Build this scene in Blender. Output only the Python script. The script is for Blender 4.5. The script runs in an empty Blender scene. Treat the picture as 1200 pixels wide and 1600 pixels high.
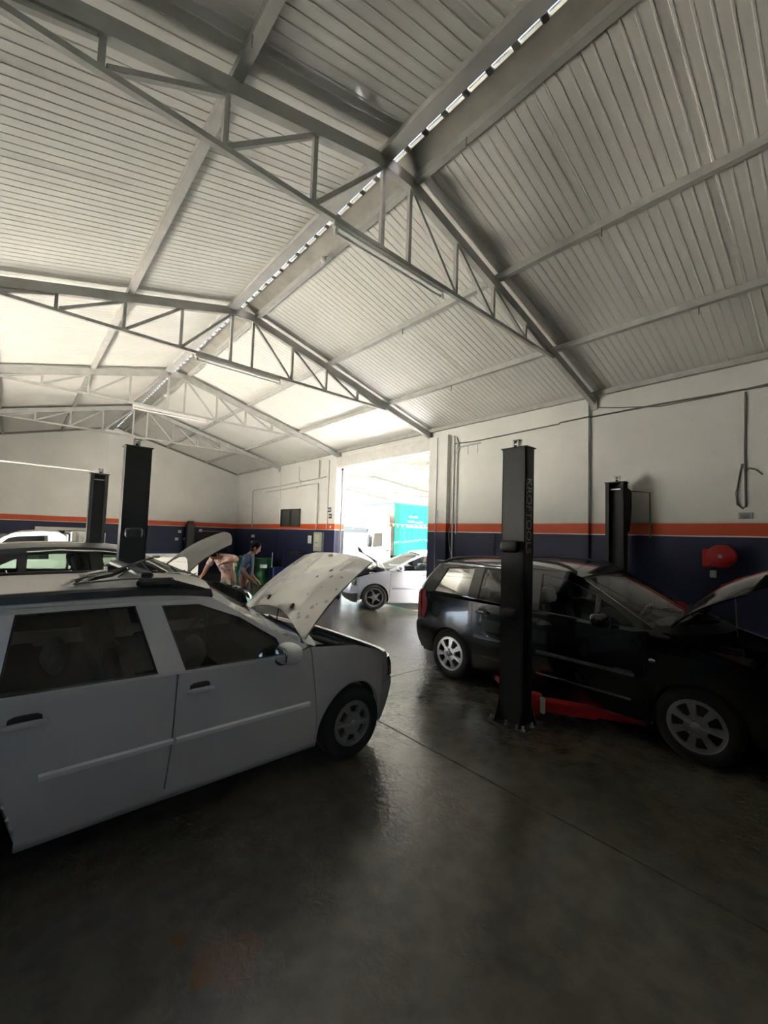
import bpy, bmesh, math, random
from math import sin, cos, pi, radians, sqrt, hypot, atan2
from mathutils import Vector, Matrix, Euler
from mathutils.geometry import tessellate_polygon

random.seed(7)
SC = bpy.context.scene
COL = SC.collection
V = Vector

# ------------------------------------------------------------------ camera
H = 1.84
cam_d = bpy.data.cameras.new('camera'); cam = bpy.data.objects.new('camera', cam_d); COL.objects.link(cam)
cam_d.sensor_fit = 'VERTICAL'; cam_d.sensor_height = 36.0; cam_d.lens = 652.3 / 1600 * 36.0
cam_d.clip_start = 0.05; cam_d.clip_end = 300
_y, _p, _r = radians(41.34), radians(3.36), radians(1.877)
_f = V((sin(_y) * cos(_p), cos(_y) * cos(_p), sin(_p))); _rt = V((cos(_y), -sin(_y), 0)); _u = _rt.cross(_f)
_R = _rt * cos(_r) + _u * sin(_r); _U = _u * cos(_r) - _rt * sin(_r)
cam.matrix_world = Matrix(((_R.x, _U.x, -_f.x, 0), (_R.y, _U.y, -_f.y, 0), (_R.z, _U.z, -_f.z, H), (0, 0, 0, 1)))
SC.camera = cam

# ------------------------------------------------------------------ light
W = bpy.data.worlds.new('sky'); SC.world = W; W.use_nodes = True
_nt = W.node_tree; _nt.nodes.clear()
_sky = _nt.nodes.new('ShaderNodeTexSky'); _sky.sky_type = 'NISHITA'; _sky.sun_disc = False
_sky.sun_elevation = radians(56); _sky.sun_rotation = radians(165); _sky.dust_density = 2.0
_bg = _nt.nodes.new('ShaderNodeBackground'); _bg.inputs['Strength'].default_value = 0.28
_out = _nt.nodes.new('ShaderNodeOutputWorld')
_nt.links.new(_sky.outputs[0], _bg.inputs[0]); _nt.links.new(_bg.outputs[0], _out.inputs[0])
sun_d = bpy.data.lights.new('sun', 'SUN'); sun_d.energy = 26.0; sun_d.angle = radians(0.6); sun_d.color = (1, .955, .87)
sun = bpy.data.objects.new('sun', sun_d); COL.objects.link(sun)
sun.rotation_euler = V((-0.08, -0.55, 0.83)).to_track_quat('Z', 'Y').to_euler(); sun.location = (9, -10, 20)

SC.view_settings.view_transform = 'Standard'; SC.view_settings.look = 'None'
SC.view_settings.gamma = 1.0; SC.view_settings.use_curve_mapping = False
SC.view_settings.exposure = 3.9
SC.cycles.max_bounces = 10; SC.cycles.diffuse_bounces = 6; SC.cycles.glossy_bounces = 5
SC.cycles.transmission_bounces = 8; SC.cycles.transparent_max_bounces = 24
SC.cycles.use_denoising = True
SC.cycles.sample_clamp_indirect = 12.0
SC.cycles.caustics_reflective = False; SC.cycles.caustics_refractive = False

# ------------------------------------------------------------------ materials
MATS = {}
def mat(name, col, rough=.5, metal=0.0, coat=0.0, noise=0.0, nscale=6.0, bump=0.0, bscale=40.0, spec=.5, emit=0):
    if name in MATS: return MATS[name]
    m = bpy.data.materials.new(name); m.use_nodes = True; MATS[name] = m
    nt = m.node_tree; b = nt.nodes['Principled BSDF']
    b.inputs['Base Color'].default_value = (*col, 1); b.inputs['Roughness'].default_value = rough
    b.inputs['Metallic'].default_value = metal; b.inputs['Coat Weight'].default_value = coat
    b.inputs['Coat Roughness'].default_value = .04; b.inputs['Specular IOR Level'].default_value = spec
    if emit: b.inputs['Emission Color'].default_value = (*col, 1); b.inputs['Emission Strength'].default_value = emit
    tc = nt.nodes.new('ShaderNodeTexCoord')
    if noise:
        n = nt.nodes.new('ShaderNodeTexNoise'); n.inputs['Scale'].default_value = nscale; n.inputs['Detail'].default_value = 6
        nt.links.new(tc.outputs['Object'], n.inputs['Vector'])
        r = nt.nodes.new('ShaderNodeValToRGB')
        r.color_ramp.elements[0].position = .3; r.color_ramp.elements[1].position = .72
        r.color_ramp.elements[0].color = (*[c * (1 - noise) for c in col], 1); r.color_ramp.elements[1].color = (*[min(1, c * (1 + noise * .6)) for c in col], 1)
        nt.links.new(n.outputs['Fac'], r.inputs['Fac']); nt.links.new(r.outputs['Color'], b.inputs['Base Color'])
    if bump:
        n2 = nt.nodes.new('ShaderNodeTexNoise'); n2.inputs['Scale'].default_value = bscale; n2.inputs['Detail'].default_value = 4
        nt.links.new(tc.outputs['Object'], n2.inputs['Vector'])
        bp = nt.nodes.new('ShaderNodeBump'); bp.inputs['Strength'].default_value = bump; bp.inputs['Distance'].default_value = .01
        nt.links.new(n2.outputs['Fac'], bp.inputs['Height']); nt.links.new(bp.outputs['Normal'], b.inputs['Normal'])
    return m

def glass_mat(name, tint, gloss=.04, rough=.0, opac=0.0):
    """thin tinted pane: transparent tint + fresnel reflection"""
    if name in MATS: return MATS[name]
    m = bpy.data.materials.new(name); m.use_nodes = True; MATS[name] = m
    nt = m.node_tree; nt.nodes.clear()
    o = nt.nodes.new('ShaderNodeOutputMaterial'); t = nt.nodes.new('ShaderNodeBsdfTransparent'); t.inputs[0].default_value = (*tint, 1)
    g = nt.nodes.new('ShaderNodeBsdfGlossy'); g.inputs['Roughness'].default_value = .02; g.inputs[0].default_value = (1, 1, 1, 1)
    f = nt.nodes.new('ShaderNodeFresnel'); f.inputs[0].default_value = 1.5
    mx = nt.nodes.new('ShaderNodeMixShader')
    nt.links.new(f.outputs[0], mx.inputs[0]); nt.links.new(t.outputs[0], mx.inputs[1]); nt.links.new(g.outputs[0], mx.inputs[2])
    nt.links.new(mx.outputs[0], o.inputs[0])
    return m

def pos_nodes(nt):
    g = nt.nodes.new('ShaderNodeNewGeometry'); s = nt.nodes.new('ShaderNodeSeparateXYZ')
    nt.links.new(g.outputs['Position'], s.inputs[0]); return g, s

def wall_mat():
    """painted plaster: navy dado, white line, orange band, white line, off white above (heights in metres)"""
    m = bpy.data.materials.new('wall_paint'); m.use_nodes = True; nt = m.node_tree; b = nt.nodes['Principled BSDF']
    g, s = pos_nodes(nt)
    n = nt.nodes.new('ShaderNodeTexNoise'); n.inputs['Scale'].default_value = 1.3; n.inputs['Detail'].default_value = 5
    nt.links.new(g.outputs['Position'], n.inputs['Vector'])
    wob = nt.nodes.new('ShaderNodeMath'); wob.operation = 'MULTIPLY_ADD'; wob.inputs[1].default_value = .012
    nt.links.new(n.outputs['Fac'], wob.inputs[0]); nt.links.new(s.outputs['Z'], wob.inputs[2])
    mr = nt.nodes.new('ShaderNodeMath'); mr.operation = 'DIVIDE'; mr.inputs[1].default_value = 5.0
    nt.links.new(wob.outputs[0], mr.inputs[0])
    r = nt.nodes.new('ShaderNodeValToRGB'); r.color_ramp.interpolation = 'CONSTANT'
    e = r.color_ramp.elements; e[0].position = 0; e[0].color = (.013, .018, .062, 1)
    e[1].position = 1.985 / 5; e[1].color = (.72, .66, .62, 1)
    for p, c in ((2.003, (.62, .085, .018)), (2.180, (.70, .60, .55)), (2.192, (.72, .72, .69))):
        x = e.new(p / 5); x.color = (*c, 1)
    nt.links.new(mr.outputs[0], r.inputs['Fac'])
    n2 = nt.nodes.new('ShaderNodeTexNoise'); n2.inputs['Scale'].default_value = .9; n2.inputs['Detail'].default_value = 8
    nt.links.new(g.outputs['Position'], n2.inputs['Vector'])
    mp = nt.nodes.new('ShaderNodeMapRange'); mp.inputs['From Min'].default_value = .3; mp.inputs['From Max'].default_value = .7
    mp.inputs['To Min'].default_value = .86; mp.inputs['To Max'].default_value = 1.0
    nt.links.new(n2.outputs['Fac'], mp.inputs[0])
    mx = nt.nodes.new('ShaderNodeMix'); mx.data_type = 'RGBA'; mx.blend_type = 'MULTIPLY'; mx.inputs[0].default_value = 1
    nt.links.new(r.outputs[0], mx.inputs[6]); nt.links.new(mp.outputs[0], mx.inputs[7]); nt.links.new(mx.outputs[2], b.inputs['Base Color'])
    b.inputs['Roughness'].default_value = .55
    n3 = nt.nodes.new('ShaderNodeTexNoise'); n3.inputs['Scale'].default_value = 60
    nt.links.new(g.outputs['Position'], n3.inputs['Vector'])
    bp = nt.nodes.new('ShaderNodeBump'); bp.inputs['Strength'].default_value = .15; bp.inputs['Distance'].default_value = .004
    nt.links.new(n3.outputs['Fac'], bp.inputs['Height']); nt.links.new(bp.outputs['Normal'], b.inputs['Normal'])
    return m

def floor_mat():
    """power-trowelled sealed concrete with grime, oil and brown stains"""
    m = bpy.data.materials.new('sealed_concrete'); m.use_nodes = True; nt = m.node_tree; b = nt.nodes['Principled BSDF']
    g, s = pos_nodes(nt); L = nt.links
    def noise(sc, det=6, dist=0):
        n = nt.nodes.new('ShaderNodeTexNoise'); n.inputs['Scale'].default_value = sc; n.inputs['Detail'].default_value = det
        n.inputs['Distortion'].default_value = dist; L.new(g.outputs['Position'], n.inputs['Vector']); return n
    n1 = noise(.8, 8, .4); r = nt.nodes.new('ShaderNodeValToRGB')
    e = r.color_ramp.elements; e[0].position = .3; e[0].color = (.066, .061, .047, 1); e[1].position = .7; e[1].color = (.108, .10, .079, 1)
    L.new(n1.outputs['Fac'], r.inputs['Fac'])
    n2 = noise(7, 6); r2 = nt.nodes.new('ShaderNodeMapRange'); r2.inputs['From Min'].default_value = .35; r2.inputs['From Max'].default_value = .65
    r2.inputs['To Min'].default_value = .78; r2.inputs['To Max'].default_value = 1.05; L.new(n2.outputs['Fac'], r2.inputs[0])
    mx = nt.nodes.new('ShaderNodeMix'); mx.data_type = 'RGBA'; mx.blend_type = 'MULTIPLY'; mx.inputs[0].default_value = 1
    L.new(r.outputs[0], mx.inputs[6]); L.new(r2.outputs[0], mx.inputs[7])
    cur = mx.outputs[2]
    nz = noise(9, 3)
    for (x, y, rad, col) in ((.665, 2.06, .06, (.10, .055, .015)), (.69, 1.83, .05, (.10, .055, .015)), (.80, 1.84, .13, (.12, .065, .035)),
                             (.46, 1.93, .09, (.06, .055, .04)), (.60, 1.70, .10, (.055, .05, .04))):
        d = nt.nodes.new('ShaderNodeVectorMath'); d.operation = 'DISTANCE'; d.inputs[1].default_value = (x, y, 0); L.new(g.outputs['Position'], d.inputs[0])
        a = nt.nodes.new('ShaderNodeMath'); a.operation = 'MULTIPLY_ADD'; a.inputs[1].default_value = rad * 1.6
        L.new(nz.outputs['Fac'], a.inputs[0]); L.new(d.outputs['Value'], a.inputs[2])
        k = nt.nodes.new('ShaderNodeMapRange'); k.inputs['From Min'].default_value = rad * 1.55; k.inputs['From Max'].default_value = rad * 1.95
        k.inputs['To Min'].default_value = .75; k.inputs['To Max'].default_value = 0; L.new(a.outputs[0], k.inputs[0])
        q = nt.nodes.new('ShaderNodeMix'); q.data_type = 'RGBA'; q.inputs[7].default_value = (*col, 1)
        L.new(k.outputs[0], q.inputs[0]); L.new(cur, q.inputs[6]); cur = q.outputs[2]
    L.new(cur, b.inputs['Base Color'])
    n4 = noise(2.2, 7, .3); rr = nt.nodes.new('ShaderNodeMapRange'); rr.inputs['From Min'].default_value = .3; rr.inputs['From Max'].default_value = .7
    rr.inputs['To Min'].default_value = .14; rr.inputs['To Max'].default_value = .25; L.new(n4.outputs['Fac'], rr.inputs[0]); L.new(rr.outputs[0], b.inputs['Roughness'])
    n5 = noise(22, 4, .6); bp = nt.nodes.new('ShaderNodeBump'); bp.inputs['Strength'].default_value = .42; bp.inputs['Distance'].default_value = .009
    L.new(n5.outputs['Fac'], bp.inputs['Height']); L.new(bp.outputs['Normal'], b.inputs['Normal'])
    b.inputs['Specular IOR Level'].default_value = .62
    return m

def paint(name, col, metal=0, rough=.35, coat=1.0):
    return mat(name, col, rough, metal, coat)

def translucent(name, col, mixf=.6):
    m = bpy.data.materials.new(name); m.use_nodes = True; nt = m.node_tree; nt.nodes.clear(); MATS[name] = m
    o = nt.nodes.new('ShaderNodeOutputMaterial'); d = nt.nodes.new('ShaderNodeBsdfDiffuse'); t = nt.nodes.new('ShaderNodeBsdfTranslucent')
    n = nt.nodes.new('ShaderNodeTexNoise'); n.inputs['Scale'].default_value = 2
    tc = nt.nodes.new('ShaderNodeTexCoord'); nt.links.new(tc.outputs['Object'], n.inputs['Vector'])
    r = nt.nodes.new('ShaderNodeValToRGB'); r.color_ramp.elements[0].color = (*[c * .9 for c in col], 1); r.color_ramp.elements[1].color = (*col, 1)
    nt.links.new(n.outputs['Fac'], r.inputs['Fac'])
    for x in (d, t): nt.links.new(r.outputs[0], x.inputs[0])
    mx = nt.nodes.new('ShaderNodeMixShader'); mx.inputs[0].default_value = mixf
    nt.links.new(d.outputs[0], mx.inputs[1]); nt.links.new(t.outputs[0], mx.inputs[2]); nt.links.new(mx.outputs[0], o.inputs[0])
    return m

M_WALL = wall_mat(); M_FLOOR = floor_mat()
M_ROOF = mat('coated_sheet_steel', (.64, .635, .60), .5, 0, .15, noise=.06, nscale=1.2)
M_STEEL = mat('grey_painted_steel', (.40, .40, .38), .5, 0, 0, noise=.15, nscale=5)
M_RIDGE = mat('dull_flashing', (.36, .345, .31), .45, .2, noise=.2, nscale=4)
M_LIFT = mat('black_powder_coat', (.016, .017, .018), .42, 0, 0, bump=.12, bscale=300)
M_BLACKPL = mat('black_plastic', (.018, .018, .018), .45)
M_RUBBER = mat('tyre_rubber', (.014, .014, .014), .75, bump=.1, bscale=120)
M_CHROME = mat('bright_metal', (.75, .75, .73), .22, 1)
M_ALLOY = mat('alloy_silver', (.36, .36, .36), .38, .85, noise=.06)
M_DARKIN = mat('dark_interior', (.022, .022, .023), .8, noise=.2)
M_FABRIC = mat('grey_seat_cloth', (.055, .055, .058), .9, noise=.25, nscale=30)
M_CONDUIT = mat('conduit_grey', (.48, .48, .46), .5, noise=.08)
M_CABLE = mat('dark_cable', (.14, .14, .13), .6)
M_RED = mat('red_enamel', (.42, .012, .02), .45, noise=.15)
M_WHITE = mat('white_plastic', (.72, .72, .70), .45)
M_UNDER = mat('underbody_black', (.01, .01, .01), .9)
M_WELL = mat('wheel_well_black', (.008, .008, .008), .95)
M_GLASS_D = glass_mat('smoked_glass', (.16, .17, .16))
M_GLASS_M = glass_mat('green_tinted_glass', (.50, .58, .52))
M_GLASS_L = glass_mat('clear_glass', (.78, .84, .83))
M_LENS = glass_mat('headlamp_lens', (.92, .93, .93))
M_REFL = mat('lamp_reflector', (.7, .7, .7), .2, .8)
M_TAIL = mat('red_tail_lens', (.30, .006, .014), .15, 0, 1)

# ------------------------------------------------------------------ mesh helpers
class MB:
    def __init__(s): s.v = []; s.f = []; s.sm = []
    def add(s, vs, fs, smooth=False):
        o = len(s.v); s.v += [tuple(p) for p in vs]
        for f in fs: s.f.append([i + o for i in f]); s.sm.append(smooth)
    def grid(s, rows, smooth=True, close=False, flip=False):
        n = len(rows[0]); vs = [p for r in rows for p in r]; fs = []
        for i in range(len(rows) - 1):
            for j in range(n if close else n - 1):
                k = (j + 1) % n; f = [i * n + j, i * n + k, (i + 1) * n + k, (i + 1) * n + j]
                fs.append(f[::-1] if flip else f)
        s.add(vs, fs, smooth); return s
    def box(s, c, d, R=None):
        c = V(c); hx, hy, hz = d[0] / 2, d[1] / 2, d[2] / 2
        vs = [V((x * hx, y * hy, z * hz)) for x in (-1, 1) for y in (-1, 1) for z in (-1, 1)]
        if R is not None: vs = [R @ p for p in vs]
        s.add([p + c for p in vs], [[0, 1, 3, 2], [4, 6, 7, 5], [0, 4, 5, 1], [2, 3, 7, 6], [0, 2, 6, 4], [1, 5, 7, 3]]); return s
    def b2(s, a, b):
        return s.box([(a[i] + b[i]) / 2 for i in range(3)], [abs(a[i] - b[i]) for i in range(3)])
    def cbox(s, c, d, ch=.01, R=None):
        """box with chamfered long edges"""
        x, y, z = d[0] / 2, d[1] / 2, d[2] / 2; ch = min(ch, x * .9, y * .9, z * .9); c = V(c)
        def ring(zz, k): return [V(p) for p in ((x - ch - k, -y + k, zz), (x - k, -y + ch + k, zz), (x - k, y - ch - k, zz), (x - ch - k, y - k, zz), (-x + ch + k, y - k, zz), (-x + k, y - ch - k, zz), (-x + k, -y + ch + k, zz), (-x + ch + k, -y + k, zz))]
        rows = [ring(-z, ch * .7), ring(-z + ch, 0), ring(z - ch, 0), ring(z, ch * .7)]
        if R is not None: rows = [[R @ p for p in r] for r in rows]
        rows = [[p + c for p in r] for r in rows]
        s.grid(rows, False, True); s.add(rows[0], [list(range(8))[::-1]]); s.add(rows[-1], [list(range(8))]); return s
    def bar(s, a, b, w, h, up=(0, 0, 1), ext=0):
        a, b = V(a), V(b); d = (b - a).normalized(); a = a - d * ext; b = b + d * ext
        u = V(up); sd = d.cross(u)
        if sd.length < 1e-4: sd = d.cross(V((1, 0, 0)))
        sd.normalize(); u = sd.cross(d).normalized()
        vs = [p + sd * (w / 2 * i) + u * (h / 2 * j) for p in (a, b) for i, j in ((-1, -1), (1, -1), (1, 1), (-1, 1))]
        s.add(vs, [[0, 1, 2, 3][::-1], [4, 5, 6, 7], [0, 1, 5, 4], [1, 2, 6, 5], [2, 3, 7, 6], [3, 0, 4, 7]]); return s
    def tube(s, pts, r, n=8, cap=True):
        pts = [V(p) for p in pts]; rows = []; prev = None
        for i, p in enumerate(pts):
            d = (pts[min(i + 1, len(pts) - 1)] - pts[max(i - 1, 0)]).normalized()
            ref = prev if prev is not None else (V((0, 0, 1)) if abs(d.z) < .9 else V((1, 0, 0)))
            a = d.cross(ref).normalized(); b = a.cross(d).normalized(); prev = b
            rr = r[i] if isinstance(r, (list, tuple)) else r
            rows.append([p + (a * cos(t) + b * sin(t)) * rr for t in [2 * pi * k / n for k in range(n)]])
        s.grid(rows, True, True)
        if cap: s.add(rows[0], [list(range(n))[::-1]]); s.add(rows[-1], [list(range(n))])
        return s
    def lathe(s, prof, o=(0, 0, 0), axis='z', n=24, smooth=True):
        o = V(o); rows = []
        for r, h in prof:
            rw = []
            for k in range(n):
                t = 2 * pi * k / n; a, b = r * cos(t), r * sin(t)
                rw.append(o + (V((a, b, h)) if axis == 'z' else V((a, h, b)) if axis == 'y' else V((h, a, b))))
            rows.append(rw)
        s.grid(rows, smooth, True); return s
    def poly(s, pts, thick=None, n=None):
        """planar ngon (tessellated); with thick, extruded along n"""
        tri = tessellate_polygon([[V(p) for p in pts]]); vs = [V(p) for p in pts]
        if thick is None: s.add(vs, [list(t) for t in tri]); return s
        n = V(n).normalized() * thick; N = len(vs)
        s.add(vs + [p + n for p in vs], [list(t)[::-1] for t in tri] + [[i + N for i in t] for t in tri] + [[i, (i + 1) % N, (i + 1) % N + N, i + N] for i in range(N)]); return s
    def holed(s, outer, holes, fn, back=None):
        """2D loops tessellated and mapped by fn(a,b)->3D"""
        loops = [[V((p[0], p[1], 0)) for p in l] for l in [outer] + holes]
        flat = [p for l in loops for p in l]
        s.add([fn(p.x, p.y) for p in flat], [list(t) for t in tessellate_polygon(loops)], False); return s
    def blob(s, c, r, p=2.0, nu=12, nv=20, R=None):
        """superellipsoid"""
        c = V(c); rows = []; e = 2 / p
        g = lambda x: (abs(x) ** e) * (1 if x >= 0 else -1)
        for i in range(nu + 1):
            a = -pi / 2 + pi * i / nu; rw = []
            for j in range(nv):
                b = 2 * pi * j / nv; q = V((r[0] * g(cos(a)) * g(cos(b)), r[1] * g(cos(a)) * g(sin(b)), r[2] * g(sin(a))))
                rw.append((R @ q if R is not None else q) + c)
            rows.append(rw)
        s.grid(rows, True, True); return s
    def xf(s, M): s.v = [tuple(M @ V(p)) for p in s.v]; return s
    def mesh(s, name, m=None):
        me = bpy.data.meshes.new(name); me.from_pydata(s.v, [], s.f)
        me.polygons.foreach_set('use_smooth', s.sm)
        if m: me.materials.append(m)
        me.update(); return me
    def build(s, name, m, parent=None, loc=None, fix=False, mats=None):
        me = s.mesh(name, m)
        if fix:
            bm = bmesh.new(); bm.from_mesh(me); bmesh.ops.remove_doubles(bm, verts=bm.verts, dist=1e-5); bmesh.ops.recalc_face_normals(bm, faces=bm.faces); bm.to_mesh(me); bm.free()
        o = bpy.data.objects.new(name, me); COL.objects.link(o)
        if parent is not None: o.parent = parent
        if loc is not None: o.location = loc
        return o

def tag(o, label=None, cat=None, group=None, kind=None):
    for k, v in (('label', label), ('category', cat), ('group', group), ('kind', kind)):
        if v: o[k] = v
    return o
def empty(name, loc=(0, 0, 0), rz=0, parent=None):
    o = bpy.data.objects.new(name, None); COL.objects.link(o); o.location = loc; o.rotation_euler = (0, 0, rz); o.empty_display_size = .1
    if parent is not None: o.parent = parent
    return o
def thing(name, label, cat, loc=(0, 0, 0), rz=0, group=None):
    return tag(empty(name, loc, rz), label, cat, group)
def inst(name, me, parent, loc=(0, 0, 0), rot=(0, 0, 0), sc=(1, 1, 1)):
    o = bpy.data.objects.new(name, me); COL.objects.link(o); o.parent = parent; o.location = loc; o.rotation_euler = rot; o.scale = sc
    return o
def interp(pts, x):
    """smooth-ish piecewise interpolation of (x,y) list (ascending x)"""
    if x <= pts[0][0]: return pts[0][1]
    if x >= pts[-1][0]: return pts[-1][1]
    for i in range(len(pts) - 1):
        if pts[i][0] <= x <= pts[i + 1][0]:
            x0, y0 = pts[i]; x1, y1 = pts[i + 1]; t = (x - x0) / (x1 - x0)
            m = lambda a: 0 if not (0 < a < len(pts) - 1) else (pts[a + 1][1] - pts[a - 1][1]) / (pts[a + 1][0] - pts[a - 1][0])
            m0 = m(i) if i > 0 else (y1 - y0) / (x1 - x0); m1 = m(i + 1) if i + 1 < len(pts) - 1 else (y1 - y0) / (x1 - x0)
            h = x1 - x0; t2, t3 = t * t, t * t * t
            return (2 * t3 - 3 * t2 + 1) * y0 + (t3 - 2 * t2 + t) * h * m0 + (-2 * t3 + 3 * t2) * y1 + (t3 - t2) * h * m1
def lin(pts, x):
    if x <= pts[0][0]: return pts[0][1]
    for (x0, y0), (x1, y1) in zip(pts, pts[1:]):
        if x <= x1: return y0 + (y1 - y0) * (x - x0) / (x1 - x0)
    return pts[-1][1]

# ================================================================== THE BUILDING
XC, XW, XL, YF, YE = 2.682, 7.46, -2.10, -3.6, 18.62     # ridge, right wall, left wall, front, end wall
TY = (3.01, 6.83, 10.67, 14.54)                          # roof trusses
KS = .264
def zrafter(x): return 5.455 - KS * max(abs(x - XC) - .19, 0)      # underside of rafters
def zsheet(x): return 5.715 - KS * abs(x - XC)                      # underside of roof sheets

# ---- floor: saw-cut slabs
fl = empty('floor'); tag(fl, kind='structure')
xs = [XL - .2, -1.66, 2.84, 7.72]; ys = [YF - .1, -.8, 4.11, 9.0, 13.9, 18.9]
for i in range(3):
    for j in range(5):
        g = .007
        m = MB().b2((xs[i] + g, ys[j] + g, -.12), (xs[i + 1] - g, ys[j + 1] - g, 0))
        m.build('floor_slab', M_FLOOR, fl)
MB().b2((XL - .3, YF - .2, -.2), (7.72, 19, -.02)).build('joint_base', mat('joint_filler', (.015, .014, .012), .9), fl)

# ---- outside yard
M_YARD = mat('yard_concrete', (.52, .47, .39), .85, noise=.12, nscale=.6)
yd = MB().b2((7.73, -30, -.15), (60, 70, -.012)).build('ground_yard', M_YARD); tag(yd, kind='structure')
back = MB().b2((30, -10, 0), (30.3, 60, 4.6)).build('wall_yard', mat('yard_wall', (.62, .60, .55), .8, noise=.1)); tag(back, kind='structure')

# ---- walls
def struct(mb, name, m, parent=None, fix=False):
    o = mb.build(name, m, parent, fix=fix); tag(o, kind='structure') if parent is None else None
    return o
DY0, DY1, DZ = 6.76, 10.62, 3.90      # door opening
wr = MB()
wr.b2((XW, YF, 0), (7.70, DY0, 4.45)); wr.b2((XW, DY1, 0), (7.70, YE + .2, 4.45)); wr.b2((7.5, DY0, DZ), (7.70, DY1, 4.45))
wall_right = struct(wr, 'wall_right', M_WALL)
for (a, b, x0) in ((3.07, 3.56, 7.385), (6.20, DY0, 7.34), (DY1, 11.15, 7.34), (14.42, 14.72, 7.425)):
    MB().b2((x0, a, 0), (XW + .01, b, 4.24)).build('pilaster', M_WALL, wall_right)
we = MB(); we.poly([(XL - .2, YE, 0), (XW + .2, YE, 0), (XW + .2, YE, 4.35), (XC, YE, 5.68), (XL - .2, YE, 4.35)], .2, (0, 1, 0))
wall_back = struct(we, 'wall_back', M_WALL)
MB().b2((2.42, YE - .02, 0), (2.64, YE + .01, 5.6)).build('pilaster', M_WALL, wall_back)
LY0, LY1, LZ = 7.0, 10.6, 2.15          # added unseen doorway in the left wall, lets in sunlit fill
struct(MB().b2((XL - .2, YF, 0), (XL, LY0, 4.45)).b2((XL - .2, LY1, 0), (XL, YE + .2, 4.45)).b2((XL - .2, LY0, LZ), (XL, LY1, 4.45)), 'wall_left', M_WALL)
tag(MB().b2((-40, -30, -.15), (XL - .21, 70, -.012)).build('ground_added_yard', mat('added_yard_concrete', (.48, .46, .415), .85, noise=.12, nscale=.6)), kind='structure')  # unseen ground added to bounce sunlight in through the left opening
tag(MB().b2((-24.3, -10, 0), (-24, 60, 3.5)).build('wall_side_yard', mat('yard_wall', (.62, .60, .55), .8, noise=.1)), kind='structure')
# wall behind the camera, with an added high window for fill light on the near car
wf = MB(); _o = [(XL - .2, 0), (XW + .2, 0), (XW + .2, 4.35), (XC, 5.68), (XL - .2, 4.35)]; _w = [(-1.9, 2.7), (-.8, 2.7), (-.8, 3.4), (-1.9, 3.4)]
wf.holed(_o, [_w], lambda a, b: (a, YF, b)); wf.holed(_o, [_w], lambda a, b: (a, YF - .2, b))
for l in (_o, _w): wf.grid([[(a, YF, b) for a, b in l], [(a, YF - .2, b) for a, b in l]], False, True)
struct(wf, 'wall_front', M_WALL)
w2 = empty('window_added', (-1.35, YF - .1, 3.05)); tag(w2, kind='structure')
MB().b2((-.55, -.003, -.35), (.55, .003, .35)).build('pane', M_GLASS_L, w2)
for x in (-.53, 0, .53): MB().b2((x - .02, -.03, -.35), (x + .02, .03, .35)).build('frame', M_STEEL, w2)
for z in (-.33, .33): MB().b2((-.55, -.03, z - .02), (.55, .03, z + .02)).build('frame', M_STEEL, w2)
# doorway trim: lintel beam face, sliding door track pole
struct(MB().b2((7.36, DY0, 3.93), (7.50, DY1, 4.24)), 'trim_1', mat('lintel_paint', (.60, .60, .57), .6, noise=.1))
tp = thing('door_track_post', 'thin dark vertical post standing at the far jamb of the open doorway', 'post', (7.50, 10.52, 0))
MB().cbox((0, 0, 1.92), (.035, .045, 3.84), .006).build('post', M_CABLE, tp); MB().cbox((0, 0, 3.87), (.06, .07, .07), .01).build('roller_head', M_BLACKPL, tp); MB().cbox((0, 0, .01), (.1, .1, .02), .005).build('foot_plate', M_BLACKPL, tp)

# ---- roof
ceil = empty('ceiling'); tag(ceil, kind='structure')
PW = .96; NR = 10; RP = PW / NR
def roof_panel_mesh(side):
    """one sheet: flats with raised ribs on the underside, eave to ridge"""
    L = []; y = 0
    for k in range(NR):
        for dy, dz in ((.004, 0), (.066, 0), (.072, -.0055), (.084, -.0055), (.090, 0)): L.append((k * RP + dy, dz))
    L[0] = (.003, .01); L.insert(0, (.003, .05)); L += [(PW - .003, 0), (PW - .003, .05)]
    x0, x1 = (XC + .04, XW + .35) if side > 0 else (XC - .055, XL - .35)
    st = [x0 + (x1 - x0) * t for t in (0, .25, .5, .75, 1)]
    m = MB(); m.grid([[(x, yy, zsheet(x) + dz) for yy, dz in L] for x in st], False, flip=side > 0)
    m.grid([[(x, yy, zsheet(x) + .07) for yy in (-.002, PW + .002)] for x in st], False, flip=side < 0)
    return m.mesh('roof_panel', M_ROOF)
for side in (-1, 1):
    me = roof_panel_mesh(side); y = 3.665 - 8 * PW
    while y < YE + .1:
        inst('roof_panel', me, ceil, (0, y, 0)); y += PW
# purlins (C sections) and ridge flashing
def purlin(x, w=.06, h=.070, side=1):
    zt = zsheet(x) - .012; m = MB()
    m.b2((x - w / 2, YF, zt - h), (x + w / 2, YE, zt)); m.b2((x - w / 2 - side * .0, YF, zt - h - .012), (x + w / 2 + .010, YE, zt - h))
    m.build('purlin', M_STEEL, ceil)
for x in (1.02, -.50, XL + .12): purlin(x, .07)
for x in (4.44, 6.02, XW - .08): purlin(x)
purlin(XC - .20, .07, .10); purlin(XC + .24, .06, .085)
MB().b2((XC - .27, YF, zsheet(XC - .2) - .130), (XC - .13, YE, zsheet(XC - .2) - .118)).build('ridge_flange', M_STEEL, ceil)
rf = MB(); rf.grid([[(XC + .030, y, zsheet(XC) - .020), (XC + .215, y, zsheet(XC + .215) - .035)] for y in (YF, YE)], False)
rf.grid([[(XC + .030, y, zsheet(XC) + .02), (XC + .030, y, zsheet(XC) - .020)] for y in (YF, YE)], False); rf.build('ridge_flashing', M_RIDGE, ceil)
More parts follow.
